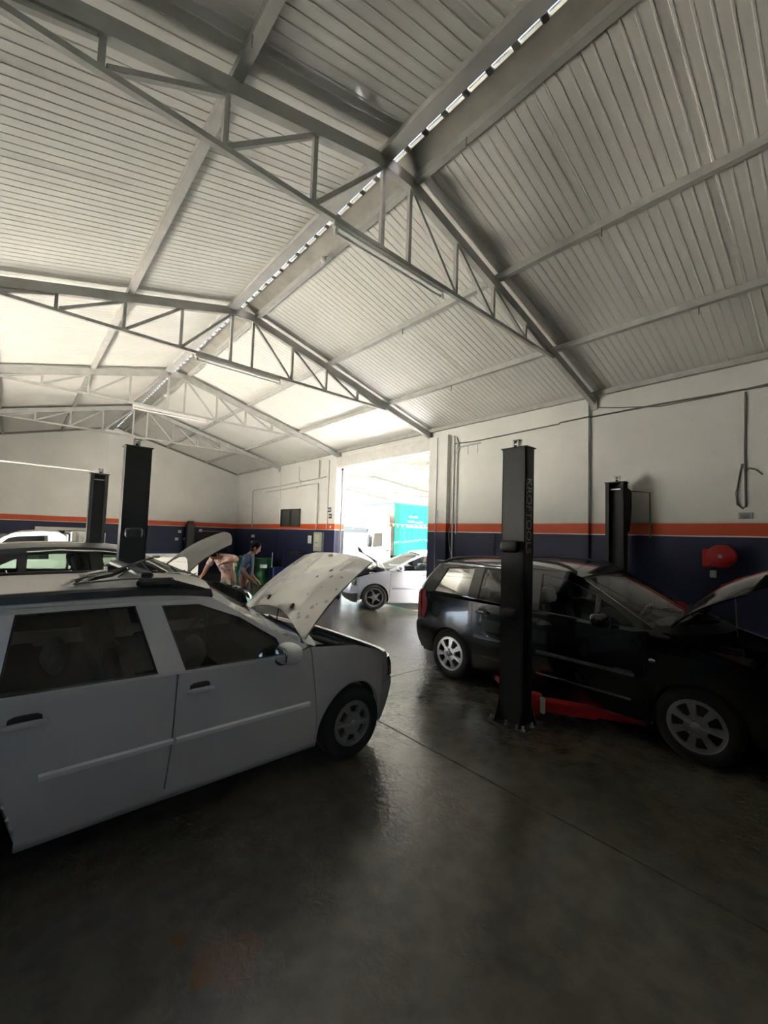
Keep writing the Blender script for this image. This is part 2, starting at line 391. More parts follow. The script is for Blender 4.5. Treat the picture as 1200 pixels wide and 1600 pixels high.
rf = MB(); rf.grid([[(XC - .16, y, zsheet(XC - .16) - .02), (XC - .012, y, zsheet(XC) - .012)] for y in (YF, YE)], False); rf.build('ridge_flashing', M_RIDGE, ceil)
# rib closers leave the dashes of daylight along the ridge
me = MB().blob((0, 0, 0), (.042, .034, .016), 3, 6, 10).mesh('ridge_closer', M_RIDGE)
y = YF
while y < YE:
    inst('ridge_closer', me, ceil, (XC + .008, y, zsheet(XC) - .012)); y += .24
rc = MB(); rc.grid([[(XC - .30, y, zsheet(XC - .30) + .09), (XC - .1, y, zsheet(XC) + .17), (XC + .035, y, zsheet(XC) + .18)] for y in (YF - .2, YE + .3)], False)
rc.build('ridge_cap', M_RIDGE, ceil)
# little stubs / suspension clips on the purlins
me = MB().tube([(0, 0, 0), (0, 0, -.09)], .005, 6).mesh('hook', M_CABLE)
for x, y in ((4.44, 1.7), (4.44, 4.7), (6.02, 1.2), (6.02, 5.0), (1.02, 2.6), (XC + .24, 2.3)):
    inst('hook', me, ceil, (x - .04, y, zsheet(x) - .12))

for sg in (-1, 1):
    MB().bar((XC, YE - .03, zsheet(XC) - .05), (XW if sg > 0 else XL, YE - .03, zsheet(XW if sg > 0 else XL) - .05), .04, .07).build('gable_flashing', mat('flashing_dark', (.16, .155, .14), .5), ceil)
# ---- trusses
XV = (.213, .972, 1.724, 2.497, 2.867, 3.633, 4.386, 5.159)
ZT = 4.658
def truss(y, label):
    t = thing('roof_truss', label, 'truss', (0, y, 0), 0, None)
    hr = .125
    for s in (-1, 1):
        xe = XW - .02 if s > 0 else XL + .02
        a = V((XC + s * .175, 0, zrafter(XC) + hr / 2 - .003)); b = V((xe, 0, zrafter(xe) + hr / 2)); MB().bar(a, b, .08, hr).build('rafter', M_STEEL, t)
        MB().b2((xe - s * .012 - .012, -.08, zrafter(xe) - .09), (xe - s * .012 + .012, .08, zrafter(xe) + .16)).build('end_plate', M_STEEL, t)
    MB().bar((XC - .21, 0, zrafter(XC) + hr / 2), (XC + .21, 0, zrafter(XC) + hr / 2), .08, hr).build('apex_piece', M_STEEL, t)
    xt = [x for x in (XC + 3.27, XC - 3.27)]
    MB().bar((xt[1], 0, ZT - .022), (xt[0], 0, ZT - .022), .045, .045).build('tie_bar', M_STEEL, t)
    for x in XV: MB().b2((x - .02, -.02, ZT - .005), (x + .02, .02, zrafter(x) + .02)).build('web_post', M_STEEL, t)
    # diagonals: from the head of each post down to the foot of the next one out from the ridge
    for i, j in ((3, 2), (2, 1), (1, 0), (4, 5), (5, 6), (6, 7)):
        MB().bar((XV[i] + (-.03 if j < i else .03), 0, zrafter(XV[i]) - .015), (XV[j] + (.035 if j < i else -.035), 0, ZT + .015), .038, .038, (0, 1, 0)).build('diagonal', M_STEEL, t)
    for i, sg in ((0, -1), (7, 1)):
        MB().bar((XV[i] + sg * .03, 0, zrafter(XV[i]) - .02), (XV[i] + sg * .55, 0, ZT + .01), .038, .038, (0, 1, 0)).build('diagonal', M_STEEL, t)
    return t
truss(TY[0], 'nearest grey steel roof truss, crossing above the camera with the largest web posts')
truss(TY[1], 'second grey roof truss back, landing on the near pillar of the open doorway')
truss(TY[2], 'third grey roof truss back, landing above the far jamb of the open doorway')
truss(TY[3], 'farthest grey roof truss, closest to the end wall above the lift columns')

# ---- fluorescent battens and ridge spots
M_TUBE = mat('unlit_tube', (.80, .80, .78), .15, 0, .5)
def batten(x0, x1, y, label):
    t = thing('fluorescent_light', label, 'light', ((x0 + x1) / 2, y, ZT - .05)); L = x1 - x0
    MB().cbox((0, 0, -.012), (.05, .05, L), .008).xf(Matrix.Rotation(pi / 2, 4, 'Y')).build('housing', mat('batten_white', (.62, .62, .59), .4), t, (0, 0, -.02))
    MB().tube([(-L / 2 + .04, 0, -.085), (L / 2 - .04, 0, -.085)], .014, 10).build('tube', M_TUBE, t)
    for s in (-1, 1): MB().cbox((s * (L / 2 - .02), 0, -.075), (.03, .045, .06), .008).build('end_cap', mat('batten_white', (0, 0, 0)), t)
batten(1.95, 3.42, TY[0], 'long fluorescent batten hung under the tie bar of the nearest roof truss')
batten(1.96, 3.42, TY[1], 'long fluorescent batten hung under the tie bar of the second roof truss')
batten(1.80, 3.40, TY[2], 'bright white fluorescent batten under the tie bar of the third roof truss')
def spot(x, y, z, label):
    t = thing('ceiling_lampholder', label, 'lampholder', (x, y, z))
    MB().lathe([(.0, .02), (.035, .02), (.045, 0), (.04, -.03), (.02, -.05), (0, -.05)], n=16).build('bulb_holder', M_WHITE, t)
    MB().tube([(0, 0, .02), (.05, 0, .06), (.10, 0, .085)], .008, 8).build('stem', M_WHITE, t)
spot(2.83, 4.60, 5.48, 'small round white lampholder on the ridge purlin just beyond the nearest truss')
spot(2.83, 12.4, 5.48, 'tiny white lampholder on the ridge purlin beyond the third truss')

# ---- conduits and small fittings on the right wall
def conduit(name, pts, r, m, label, cat='conduit'):
    return tag(MB().tube(pts, r, 8).build(name, m), label, cat)
X = XW - .018
conduit('wall_cable', [(7.43, -1, 4.03), (7.44, .75, 4.03), (7.44, 2.0, 4.05), (7.42, 3.02, 4.04), (7.368, 3.07, 4.04), (7.368, 3.56, 4.03), (7.43, 3.62, 4.03), (7.44, 5.5, 3.99), (7.44, 6.1, 4.02)], .014, M_CABLE, 'dark cable run along the top of the right wall to the doorway pillar', 'cable')
conduit('wall_cable', [(7.44, .6, 4.06), (7.44, 1.3, 4.02), (7.44, 2.0, 4.015), (7.44, 2.6, 4.12), (7.44, 3.0, 4.21)], .009, M_CABLE, 'thin second cable sagging up to the roof beside the wall pilaster', 'cable')
cb = thing('hanging_cable', 'dark cable dropping down the right wall to a loop above the orange band', 'cable', (7.44, 1.0, 2.3))
MB().tube([(0, -.02, 1.70), (0, 0, .9), (0, 0, .1)], .012, 8).build('drop', M_CABLE, cb)
MB().tube([(0, 0, .12), (0, .03, .08), (0, .09, .14), (0, .10, .30), (0, .05, .60), (0, .03, .70)], .011, 8).build('loop', M_CABLE, cb)
MB().tube([(0, 0, .60), (-.01, -.05, .63), (-.02, -.12, .60), (-.02, -.18, .53)], .011, 8).build('tail', M_CABLE, cb)
def wallbox(name, c, d, m, label, cat, extra=None, axis='x'):
    t = thing(name, label, cat, c)
    MB().cbox((0, 0, 0), d, .006).build('box', m, t)
    if extra: extra(t)
    return t
def outlet_lid(t): MB().cbox((-.032, 0, -.005), (.012, .10, .06), .003).build('lid', mat('grey_lid', (.30, .30, .29), .5), t)
wallbox('junction_box', (XW - .03, 1.0, 2.285), (.06, .15, .085), mat('grey_box', (.42, .42, .40), .5), 'small grey socket box on the right wall under the cable loop', 'socket', outlet_lid)
conduit('pillar_conduit', [(7.43, 6.08, 4.2), (7.43, 6.08, 1.2)], .016, M_CONDUIT, 'vertical conduit in the corner on the near side of the doorway pillar')
conduit('pillar_conduit', [(7.43, 5.98, 4.1), (7.43, 5.98, 1.95)], .014, M_CONDUIT, 'vertical conduit on the wall ending at the blue paint beside the doorway pillar')
conduit('pillar_cable', [(7.325, 6.50, 4.2), (7.325, 6.50, 1.1)], .009, M_CONDUIT, 'thin grey cable down the front face of the near doorway pillar', 'cable')
cc = thing('pipe_bracket_run', 'looped grey pipe with clips at the top of the wall beside the doorway pillar', 'pipe', (7.42, 5.8, 3.8))
MB().tube([(0, .2, .1), (0, .05, .12), (-.02, -.3, .12), (0, -.45, .13)], .016, 8).build('pipe', M_CONDUIT, cc)
for yy in (-.12, -.38): MB().tube([(0, yy, .12), (0, yy, -.08)], .008, 6).build('clip', M_CONDUIT, cc)
MB().tube([(0, .2, .36), (0, .12, .1), (0, .22, -.05), (0, .2, -.2)], .012, 6).build('loop', M_CONDUIT, cc)
hc = thing('plug_cable', 'black power lead with a plug hanging by the doorway pillar over the blue paint', 'cable', (7.40, 6.10, 1.35))
MB().tube([(0, .05, .72), (0, .06, .45), (-.01, .0, .22), (-.01, -.08, .02)], .008, 8).build('lead', M_CONDUIT, hc)
MB().blob((-.01, -.09, -.05), (.03, .03, .06), 3).build('plug', M_CONDUIT, hc)
wallbox('socket_box', (XW - .025, 4.95, 1.30), (.05, .09, .09), M_WHITE, 'white socket on the blue wall behind the black estate car', 'socket')
conduit('wall_pipe', [(XW - .02, 4.98, 1.95), (XW - .02, 4.98, 1.35)], .013, M_CABLE, 'short dark pipe dropping down the blue wall to the white socket')
# far part of the right wall
X = 7.398
conduit('far_conduit', [(X, 11.3, 3.70), (X, 14.3, 3.62), (X, 16.75, 3.60), (X, 16.80, 3.5), (X, 16.72, 2.05)], .022, M_CONDUIT, 'grey conduit running along the far right wall and down to the orange band')
conduit('far_conduit', [(X, 11.75, 2.0), (X, 11.75, 3.52), (X, 12.6, 3.52), (X, 14.1, 3.47), (X, 15.6, 3.45)], .022, M_CONDUIT, 'lower grey conduit above the dark window, turning down beside the far jamb')
conduit('far_conduit', [(X, 11.72, 4.3), (X, 11.72, 3.7)], .022, M_CONDUIT, 'short conduit rising to the roof beside the far doorway pillar')
conduit('far_conduit', [(7.33, 11.02, 4.2), (7.33, 11.02, 2.0)], .018, M_CONDUIT, 'conduit on the face of the far doorway pillar')
conduit('far_conduit', [(X, 13.0, 4.2), (X, 13.0, 3.64)], .012, M_CONDUIT, 'thin conduit dropping from the roof to the box over the dark window')
wallbox('junction_box', (7.425, 13.0, 3.66), (.06, .14, .14), M_WHITE, 'white junction box on the upper conduit over the dark window', 'junction box')
wallbox('junction_box', (7.425, 13.3, 3.495), (.06, .22, .09), M_WHITE, 'white junction box on the lower conduit over the dark window', 'junction box')
wn = empty('window_1', (XW - .02, 13.57, 2.40)); tag(wn, kind='structure')
MB().b2((-.005, -.66, -.29), (.0, .66, .29)).build('pane', mat('dark_pane', (.03, .035, .035), .08, 0, .5), wn)
for s in (-1, 1): MB().b2((-.03, s * .68 - .02, -.31), (.0, s * .68 + .02, .31)).build('frame', M_BLACKPL, wn); MB().b2((-.03, -.70, s * .30 - .02), (.0, .70, s * .30 + .02)).build('frame', M_BLACKPL, wn)
MB().b2((-.028, -.03, -.29), (0, .03, .29)).build('mullion', M_BLACKPL, wn)
def panel_x(t):
    MB().cbox((-.062, 0, .03), (.012, .30, .40), .004).build('door', mat('panel_beige', (.46, .45, .37), .5), t)
    MB().cbox((-.072, .02, -.03), (.012, .16, .03), .003).build('latch', mat('brown_latch', (.20, .16, .07), .5), t)
wallbox('electrical_panel', (XW - .055, 11.58, 1.60), (.11, .46, .62), mat('panel_grey', (.36, .36, .32), .5), 'beige electrical panel on the blue wall left of the far doorway pillar', 'panel', panel_x)
def thermo(t): MB().cbox((-.05, 0, 0), (.012, .22, .26), .003).build('screen', mat('pale_screen', (.50, .62, .60), .3), t)
wallbox('control_box', (XW - .04, 12.08, 1.66), (.08, .40, .40), M_BLACKPL, 'dark control box with a pale screen beside the beige electrical panel', 'control box', thermo)
def sign(y, z, w, h, label):
    t = thing('wall_sign', label, 'sign', (7.332, y, z)); MB().cbox((0, 0, 0), (.012, w, h), .003).build('plate', mat('sign_dark', (.05, .055, .05), .5), t)
    for k in (-1, 0, 1): MB().cbox((-.008, k * w * .3, 0), (.006, w * .14, h * .45), .001).build('mark', M_WHITE, t)
sign(10.93, 2.62, .20, .14, 'upper small dark sign on the far doorway pillar above the orange band')
sign(10.86, 2.42, .16, .14, 'lower small dark sign on the far doorway pillar above the orange band')
tag(MB().cbox((7.333, 10.83, 2.08), (.01, .08, .08), .002).build('sticker', M_WHITE), 'small white sticker on the orange band of the far doorway pillar', 'sticker')
tag(MB().cbox((7.333, 6.45, 2.40), (.01, .02, .18), .002).build('small_clip', M_CONDUIT), 'tiny grey clip on the near doorway pillar', 'clip')
def sock2(y, z, label):
    t = thing('socket_plate', label, 'socket', (XW - .015, y, z))
    for k in (-1, 1): MB().cbox((0, k * .085, 0), (.03, .12, .11), .006).build('socket', M_WHITE, t)
sock2(16.70, 1.68, 'pair of white sockets on the blue wall above the green drums'); sock2(16.70, 1.42, 'lower pair of white sockets on the blue wall above the green drums')
# end wall
conduit('end_pipe', [(-2.0, YE - .03, 3.93), (1.93, YE - .03, 3.87)], .02, M_WHITE, 'thin white pipe running along the end wall toward the far lift column', 'pipe')
def esock(x, z, label):
    t = thing('socket_plate', label, 'socket', (x, YE - .015, z)); MB().cbox((0, 0, 0), (.12, .03, .11), .006).build('socket', M_WHITE, t); MB().cbox((0, -.018, 0), (.06, .012, .05), .003).build('insert', M_CONDUIT, t)
for (x, z, l) in ((5.12, 1.77, 'white socket high on the blue end wall by the dark tool post'), (5.02, 1.46, 'left of two low white sockets on the blue end wall'), (5.34, 1.47, 'right of two low white sockets on the blue end wall'),
                  (3.55, 1.42, 'white socket on the blue end wall right of the near left lift column'), (5.95, 1.84, 'white socket on the end wall behind the raised dark bonnet')): esock(x, z, l)
ts = thing('tool_post_rack', 'dark vertical rack post with a red top against the blue end wall', 'rack', (5.45, 18.35, 0))
MB().cbox((0, 0, 1.05), (.30, .25, 2.10), .02).build('post', M_BLACKPL, ts); MB().cbox((0, 0, 2.16), (.22, .22, .12), .02).build('cap', mat('dull_red', (.16, .02, .015), .6), ts)
sh = thing('workbench', 'dark workbench and back board against the end wall behind the raised bonnet', 'workbench', (6.35, 18.3, 0))
MB().cbox((0, 0, .88), (1.5, .55, .06), .01).build('top', M_DARKIN, sh); MB().cbox((0, .25, 1.35), (1.5, .04, .85), .01).build('back_board', mat('dark_board', (.03, .025, .025), .7), sh)
for a in (-.7, .7):
    for b in (-.22, .22): MB().cbox((a, b, .43), (.06, .06, .86), .008).build('leg', M_DARKIN, sh)
MB().cbox((.1, .18, 1.82), (1.0, .16, .03), .005).build('shelf', mat('pinkish_shelf', (.35, .20, .18), .6), sh)

# ---- drums, trolley by the far wall
def drum(x, y, col, label, r=.29, h=.93, lab=True):
    t = thing('oil_drum', label, 'drum', (x, y, 0)); m = mat('drum_' + label.split()[0], col, .4, 0, .2, noise=.15)
    pr = [(0, .02), (r - .02, .02), (r, 0), (r, .03)]
    for hz in (.31, .62): pr += [(r, hz - .03), (r + .012, hz), (r, hz + .03)]
    pr += [(r, h - .03), (r + .008, h - .01), (r, h), (r - .015, h), (r - .02, h - .02), (0, h - .02)]
    MB().lathe(pr, n=28).build('shell', m, t)
    if lab:
        a0 = atan2(-y, -x)
        MB().grid([[(cos(a0 + k * .1) * (r + .016), sin(a0 + k * .1) * (r + .016), z) for k in range(-4, 5)] for z in (.60, .72)]).build('paper_label', M_WHITE, t)
    MB().lathe([(0, h), (.035, h), (.035, h - .02)], (r * .6, 0, .012), n=12).build('bung', M_BLACKPL, t)
drum(6.72, 14.05, (.012, .10, .035), 'green oil drum with a white label at the foot of the blue wall')
drum(6.05, 15.1, (.02, .16, .07), 'lighter green oil drum half hidden behind the man in the blue shirt')
drum(6.62, 15.3, (.22, .20, .18), 'grey steel drum with a pale label between the two green drums')
tk = thing('red_canister', 'red canister standing in front of the grey drum', 'canister', (6.42, 14.55, 0))
MB().lathe([(0, 0), (.12, 0), (.13, .03), (.13, .36), (.09, .44), (.035, .47), (.035, .52), (0, .52)], n=20).build('body', M_RED, tk); MB().tube([(0, -.02, .5), (.0, -.12, .47), (0, -.13, .25)], .012, 6).build('hose', M_CABLE, tk)
tag(MB().cbox((6.5, 14.95, .985), (.42, .2, .05), .01, Matrix.Rotation(.3, 3, 'Z')).build('red_tray', mat('dull_red', (0, 0, 0))), 'dull red tray lying on top of the grey drum', 'tray')
bt = thing('tool_trolley', 'blue tool trolley with an upright chrome handle beside the green drum', 'trolley', (6.92, 13.35, 0))
M_BLUE = mat('blue_enamel', (.010, .022, .11), .4)
MB().cbox((0, .1, .40), (.40, .34, .50), .02).build('cabinet', M_BLUE, bt)
for k in range(3): MB().cbox((-.205, .1, .25 + k * .16), (.012, .30, .13), .004).build('drawer', M_BLUE, bt)
MB().tube([(-.12, .2, .6), (-.12, .2, 1.15)], .018, 8).build('handle_rod', M_CHROME, bt); MB().tube([(.1, -.1, .6), (.12, -.18, 1.25)], .012, 8).build('pry_bar', M_BLUE, bt)
for a in (-.15, .15):
    for b in (-.03, .23): MB().lathe([(0, -.02), (.06, -.02), (.07, 0), (.06, .02), (0, .02)], (a, b, .07), 'y', 14).build('wheel', M_RUBBER, bt)
    for b in (-.03, .23): MB().cbox((a, b, .14), (.03, .05, .06), .005).build('caster_fork', M_CABLE, bt)
tag(MB().cbox((7.2, 12.6, 1.18), (.3, .7, .08), .01).build('wall_shelf', M_BLACKPL), 'dark shelf on the blue wall just behind the raised silver bonnet', 'shelf')

# ---- red hose reel on the right wall
hr = thing('hose_reel', 'red hose reel on the blue right wall behind the black raised bonnet', 'hose reel', (7.28, 1.24, 1.72))
MB().lathe([(.03, -.09), (.15, -.09), (.155, -.08), (.15, -.07), (.07, -.065), (.07, .065), (.15, .07), (.155, .08), (.15, .09), (.03, .09)], (0, 0, 0), 'x', 28).build('drum', M_RED, hr)
MB().lathe([(.075, -.06), (.125, -.045), (.13, 0), (.125, .045), (.075, .06)], (0, 0, 0), 'x', 24).build('hose', mat('red_hose', (.20, .01, .015), .5), hr)
MB().cbox((.13, 0, 0), (.10, .12, .30), .01).build('bracket', M_BLACKPL, hr); MB().cbox((-.10, 0, 0), (.03, .05, .05), .008).build('hub', M_CONDUIT, hr)
MB().cbox((-.02, .15, -.03), (.12, .12, .26), .02).build('guide_arm', M_RED, hr)
MB().cbox((.02, .10, -.25), (.06, .07, .10), .01).build('nozzle', M_CONDUIT, hr)

# ================================================================== LIFTS
def lift_column(label, loc, rz, cap=True, text=False, power=False, pads=(), open_detail=False):
    """channel column: local -y is the closed back, +y the open side; width 0.27 in x"""
    t = thing('lift_column', label, 'lift', loc, rz); w, d, h = .27, .16, 2.80
    c = MB(); c.b2((-w / 2, -d / 2, .02), (w / 2, -d / 2 + .012, h))
    for s in (-1, 1):
        c.b2((s * w / 2 - s * .012, -d / 2, .02), (s * w / 2, d / 2, h)); c.b2((s * (w / 2 - .05), d / 2 - .012, .02), (s * w / 2, d / 2, h))
    c.build('column', M_LIFT, t)
    MB().cbox((0, 0, h + .006), (w + .03, d + .03, .012), .003).build('top_plate', M_LIFT, t)
    MB().cbox((0, 0, .01), (w + .16, d + .22, .02), .004).build('base_plate', M_LIFT, t)
    for s in (-1, 1):
        MB().poly([(s * (w / 2 - .004), -d / 2, .02), (s * (w / 2 - .004), -d / 2 - .10, .02), (s * (w / 2 - .004), -d / 2, .22)], .008, (s, 0, 0)).build('gusset', M_LIFT, t)
        MB().poly([(s * w / 2, d / 2 - .01, .02), (s * (w / 2 + .07), d / 2 - .01, .02), (s * w / 2, d / 2 - .01, .20)], .008, (0, 1, 0)).build('gusset', M_LIFT, t)
    bolt = MB().lathe([(.022, 0), (.022, .012), (.012, .012), (.012, .045), (0, .045)], n=10).mesh('anchor_bolt', mat('bolt_grey', (.16, .16, .15), .5, .5))
    for x, y in ((-.18, -.15), (0, -.16), (.18, -.15), (-.19, 0), (.19, 0), (.12, -.165)): inst('anchor_bolt', bolt, t, (x, y, .02))
    cr = MB()
    cr.b2((-.10, d / 2 - .10, .12), (.10, d / 2 + .03, .95)); cr.build('carriage', M_LIFT, t)
    if open_detail:
        MB().b2((-.075, -.02, .95), (.075, -.01, h - .12)).build('cover_strip', mat('belt_grey', (.03, .03, .032), .6), t)
        MB().cbox((0, .01, h - .10), (.17, .04, .03), .006).build('roller_bar', M_CHROME, t)
    hk = MB(); hk.b2((-.05, -.03, h + .012), (-.035, .03, h + .10)); hk.b2((.0, -.03, h + .012), (.015, .03, h + .10)); hk.b2((-.05, -.03, h + .095), (.03, .03, h + .107))
    hk.build('pulley_bracket', M_CHROME, t); MB().lathe([(0, -.016), (.03, -.016), (.026, 0), (.03, .016), (0, .016)], (-.017, 0, h + .055), 'x', 14).build('pulley', M_CHROME, t)
    for z, ww in pads:
        MB().blob((-.01, -d / 2 - .035, z), (ww, .045, .062), 4, 8, 16).build('latch_cover', M_BLACKPL, t)
        MB().cbox((-ww * .75, -d / 2 - .05, z), (.05, .05, .05), .008).build('latch_stub', M_BLACKPL, t)
    if power:
        MB().poly([(-w / 2 + .02, -d / 2, 2.74), (-w / 2 + .02, -d / 2 - .24, 2.70), (-w / 2 + .02, -d / 2 - .24, 2.42), (-w / 2 + .02, -d / 2 - .15, 2.05), (-w / 2 + .02, -d / 2, 2.0)], w - .04, (1, 0, 0)).build('power_unit', M_LIFT, t)
        MB().tube([(-.10, -d / 2 - .20, 2.69), (-.16, -.30, 2.69), (-.36, -.36, 2.66), (-.36, -.365, 1.95)], .012, 8).build('pipe', M_CABLE, t)
    return t
M_LETTER = mat('grey_lettering', (.48, .48, .47), .5)
def lettering(txt, size, M, m, parent, name='lettering', ext=.0006):
    cu = bpy.data.curves.new(name, 'FONT'); cu.body = txt; cu.size = size; cu.extrude = ext; cu.align_x = 'CENTER'; cu.align_y = 'CENTER'
    tmp = bpy.data.objects.new('tmp', cu); COL.objects.link(tmp); dg = bpy.context.evaluated_depsgraph_get(); dg.update()
    me = bpy.data.meshes.new_from_object(tmp.evaluated_get(dg)); bpy.data.objects.remove(tmp); me.materials.clear(); me.materials.append(m); me.transform(M)
    o = bpy.data.objects.new(name, me); COL.objects.link(o); o.parent = parent; return o
# right pair (local +y -> world +X: rz=-90deg)
lc = lift_column('black lift column with grey lettering standing on the near side of the black estate car', (3.92, 2.345, 0), -pi / 2, pads=((1.78, .10), (1.10, .075)))
# side face towards -Y is local +x
Mx = Matrix.Translation((.1355, -.012, 2.10)) @ Matrix(((0, 0, 1, 0), (0, 1, 0, 0), (-1, 0, 0, 0), (0, 0, 0, 1)))
tx = lettering('KROFTOOLS', .135, Mx @ Matrix.Scale(1.0, 4), M_LETTER, lc)
MB().b2((.1350, -.066, 1.75), (.1362, -.060, 2.46)).build('rule_line', M_LETTER, lc)
lift_column('black lift column open toward the room, against the right wall behind the black estate car', (7.06, 2.50, 0), pi / 2, pads=(), open_detail=True, power=True)
# left pair (local -y faces the camera)
lift_column('black lift column with its closed back to the camera, behind the silver estate car', (1.045, 5.68, 0), 0, pads=((1.79, .09),))
lift_column('black lift column open toward the camera, behind the dark green car', (1.09, 9.12, 0), pi, open_detail=True)
tag(MB().tube([(-2.0, 9.12, 2.865), (-.2, 9.12, 2.863), (.98, 9.12, 2.85)], .014, 8).build('hydraulic_line', M_CONDUIT), 'thin pale line running from the left to the top of the open left lift column', 'pipe')
# swing arms under the black car
def arm(label, a, b):
    t = thing('lift_arm', label, 'lift arm'); a, b = V(a), V(b); d = (b - a).normalized(); mid = a + (b - a) * .55
    MB().bar(a, mid, .13, .10).build('outer_tube', M_RED, t); MB().bar(mid, b, .095, .07).build('inner_tube', M_RED, t)
    MB().lathe([(0, -.09), (.07, -.09), (.07, .09), (0, .09)], a, n=18).build('pivot', M_RED, t)
    MB().lathe([(0, -.04), (.06, -.04), (.06, .05), (.05, .07), (0, .07)], b, n=16).build('pad', M_RUBBER, t); return t
arm('red swing arm of the lift reaching under the front door of the black estate car', (4.16, 2.26, .17), (4.78, 1.40, .115))
arm('red swing arm of the lift under the rear door of the black estate car', (4.16, 2.44, .17), (4.72, 3.06, .115))
tag(MB().cbox((4.06, 2.12, .21), (.03, .05, .16), .01).build('arm_lock_pin', M_CONDUIT), 'grey arm lock rod at the foot of the near lift column', 'pin')
arm('red swing arm of the lift under the far side of the black estate car', (6.86, 2.40, .17), (6.0, 1.50, .115))

# ================================================================== CARS
def wheel_meshes(R, w, rr, nsp, kind, col):
    """tyre lathe (axis y, outer face at -y) and rim face"""
    ty = MB().lathe([(rr, -w / 2 + .012), (rr + .012, -w / 2), (R - .03, -w / 2 - .004), (R - .008, -w / 2 + .02), (R, -w / 2 + .045), (R, w / 2 - .045), (R - .008, w / 2 - .02), (R - .03, w / 2), (rr, w / 2 - .01), (rr - .02, w / 2 - .04)], axis='y', n=40)
    for k in (-.045, 0, .045):
        pass
    dish = lambda r: -w / 2 + .012 - .014 * (1 - (r / rr) ** 2) + (.0 if r < rr * .9 else 0)
    holes = []
    for i in range(nsp):
        a = 2 * pi * i / nsp + pi / 2
        if kind == 'round': hw0, hw1, r0, r1 = .30, .27, .48, .80
        elif kind == 'petal': hw0, hw1, r0, r1 = .24, .27, .42, .86
        else: hw0, hw1, r0, r1 = .26, .46, .34, .88
        hw0 *= 2 * pi / nsp / .9; hw1 *= 2 * pi / nsp / .9
        lp = []
        for t in [j / 6 for j in range(7)]: lp.append((r1, hw1 * (t * 2 - 1) * .93))
        for t in [j / 3 for j in range(4)]: lp.append((r1 - .05 - (r1 - r0 - .1) * t, hw1 + (hw0 - hw1) * t))
        for t in [j / 4 for j in range(5)]: lp.append((r0, hw0 * (1 - t * 2) * .75))
        for t in [j / 3 for j in range(4)]: lp.append((r0 + .05 + (r1 - r0 - .1) * t, -hw0 - (hw1 - hw0) * t))
        holes.append([(rr * r * cos(a + h), rr * r * sin(a + h)) for r, h in lp])
    outer = [(rr * .985 * cos(2 * pi * k / 48), rr * .985 * sin(2 * pi * k / 48)) for k in range(48)]
    rim = MB()
    rim.holed(outer, holes, lambda a, b: (a, dish(hypot(a, b)), b))
    for hl in holes:
        rim.grid([[(a, dish(hypot(a, b)), b) for a, b in hl], [(a * .99, dish(hypot(a, b)) + .03, b * .99) for a, b in hl]], False, True)
    rim.lathe([(rr * .97, -w / 2 + .012), (rr * 1.005, -w / 2 + .004), (rr * 1.02, -w / 2 + .012)], axis='y', n=40)
    rim.lathe([(0, dish(0) - .010), (rr * .15, dish(0) - .008), (rr * .17, dish(0))], axis='y', n=20)
    if kind != 'round':
        for k in range(5 if kind == 'spoke' else 4):
            a = 2 * pi * k / (5 if kind == 'spoke' else 4) + .5; c = (rr * .26 * cos(a), dish(0) - .002, rr * .26 * sin(a))
            rim.lathe([(0, -.004), (.011, -.003), (.012, .003)], c, 'y', 8)
    back = MB().lathe([(0, -w / 2 + .075), (rr * .6, -w / 2 + .075), (rr * .62, -w / 2 + .09), (rr * .97, -w / 2 + .10), (rr * .97, -w / 2 + .012)], axis='y', n=32)
    return ty.mesh('tyre', M_RUBBER), rim.mesh('rim', col), back.mesh('brake_disc', mat('brake_dark', (.05, .048, .045), .6, .3))

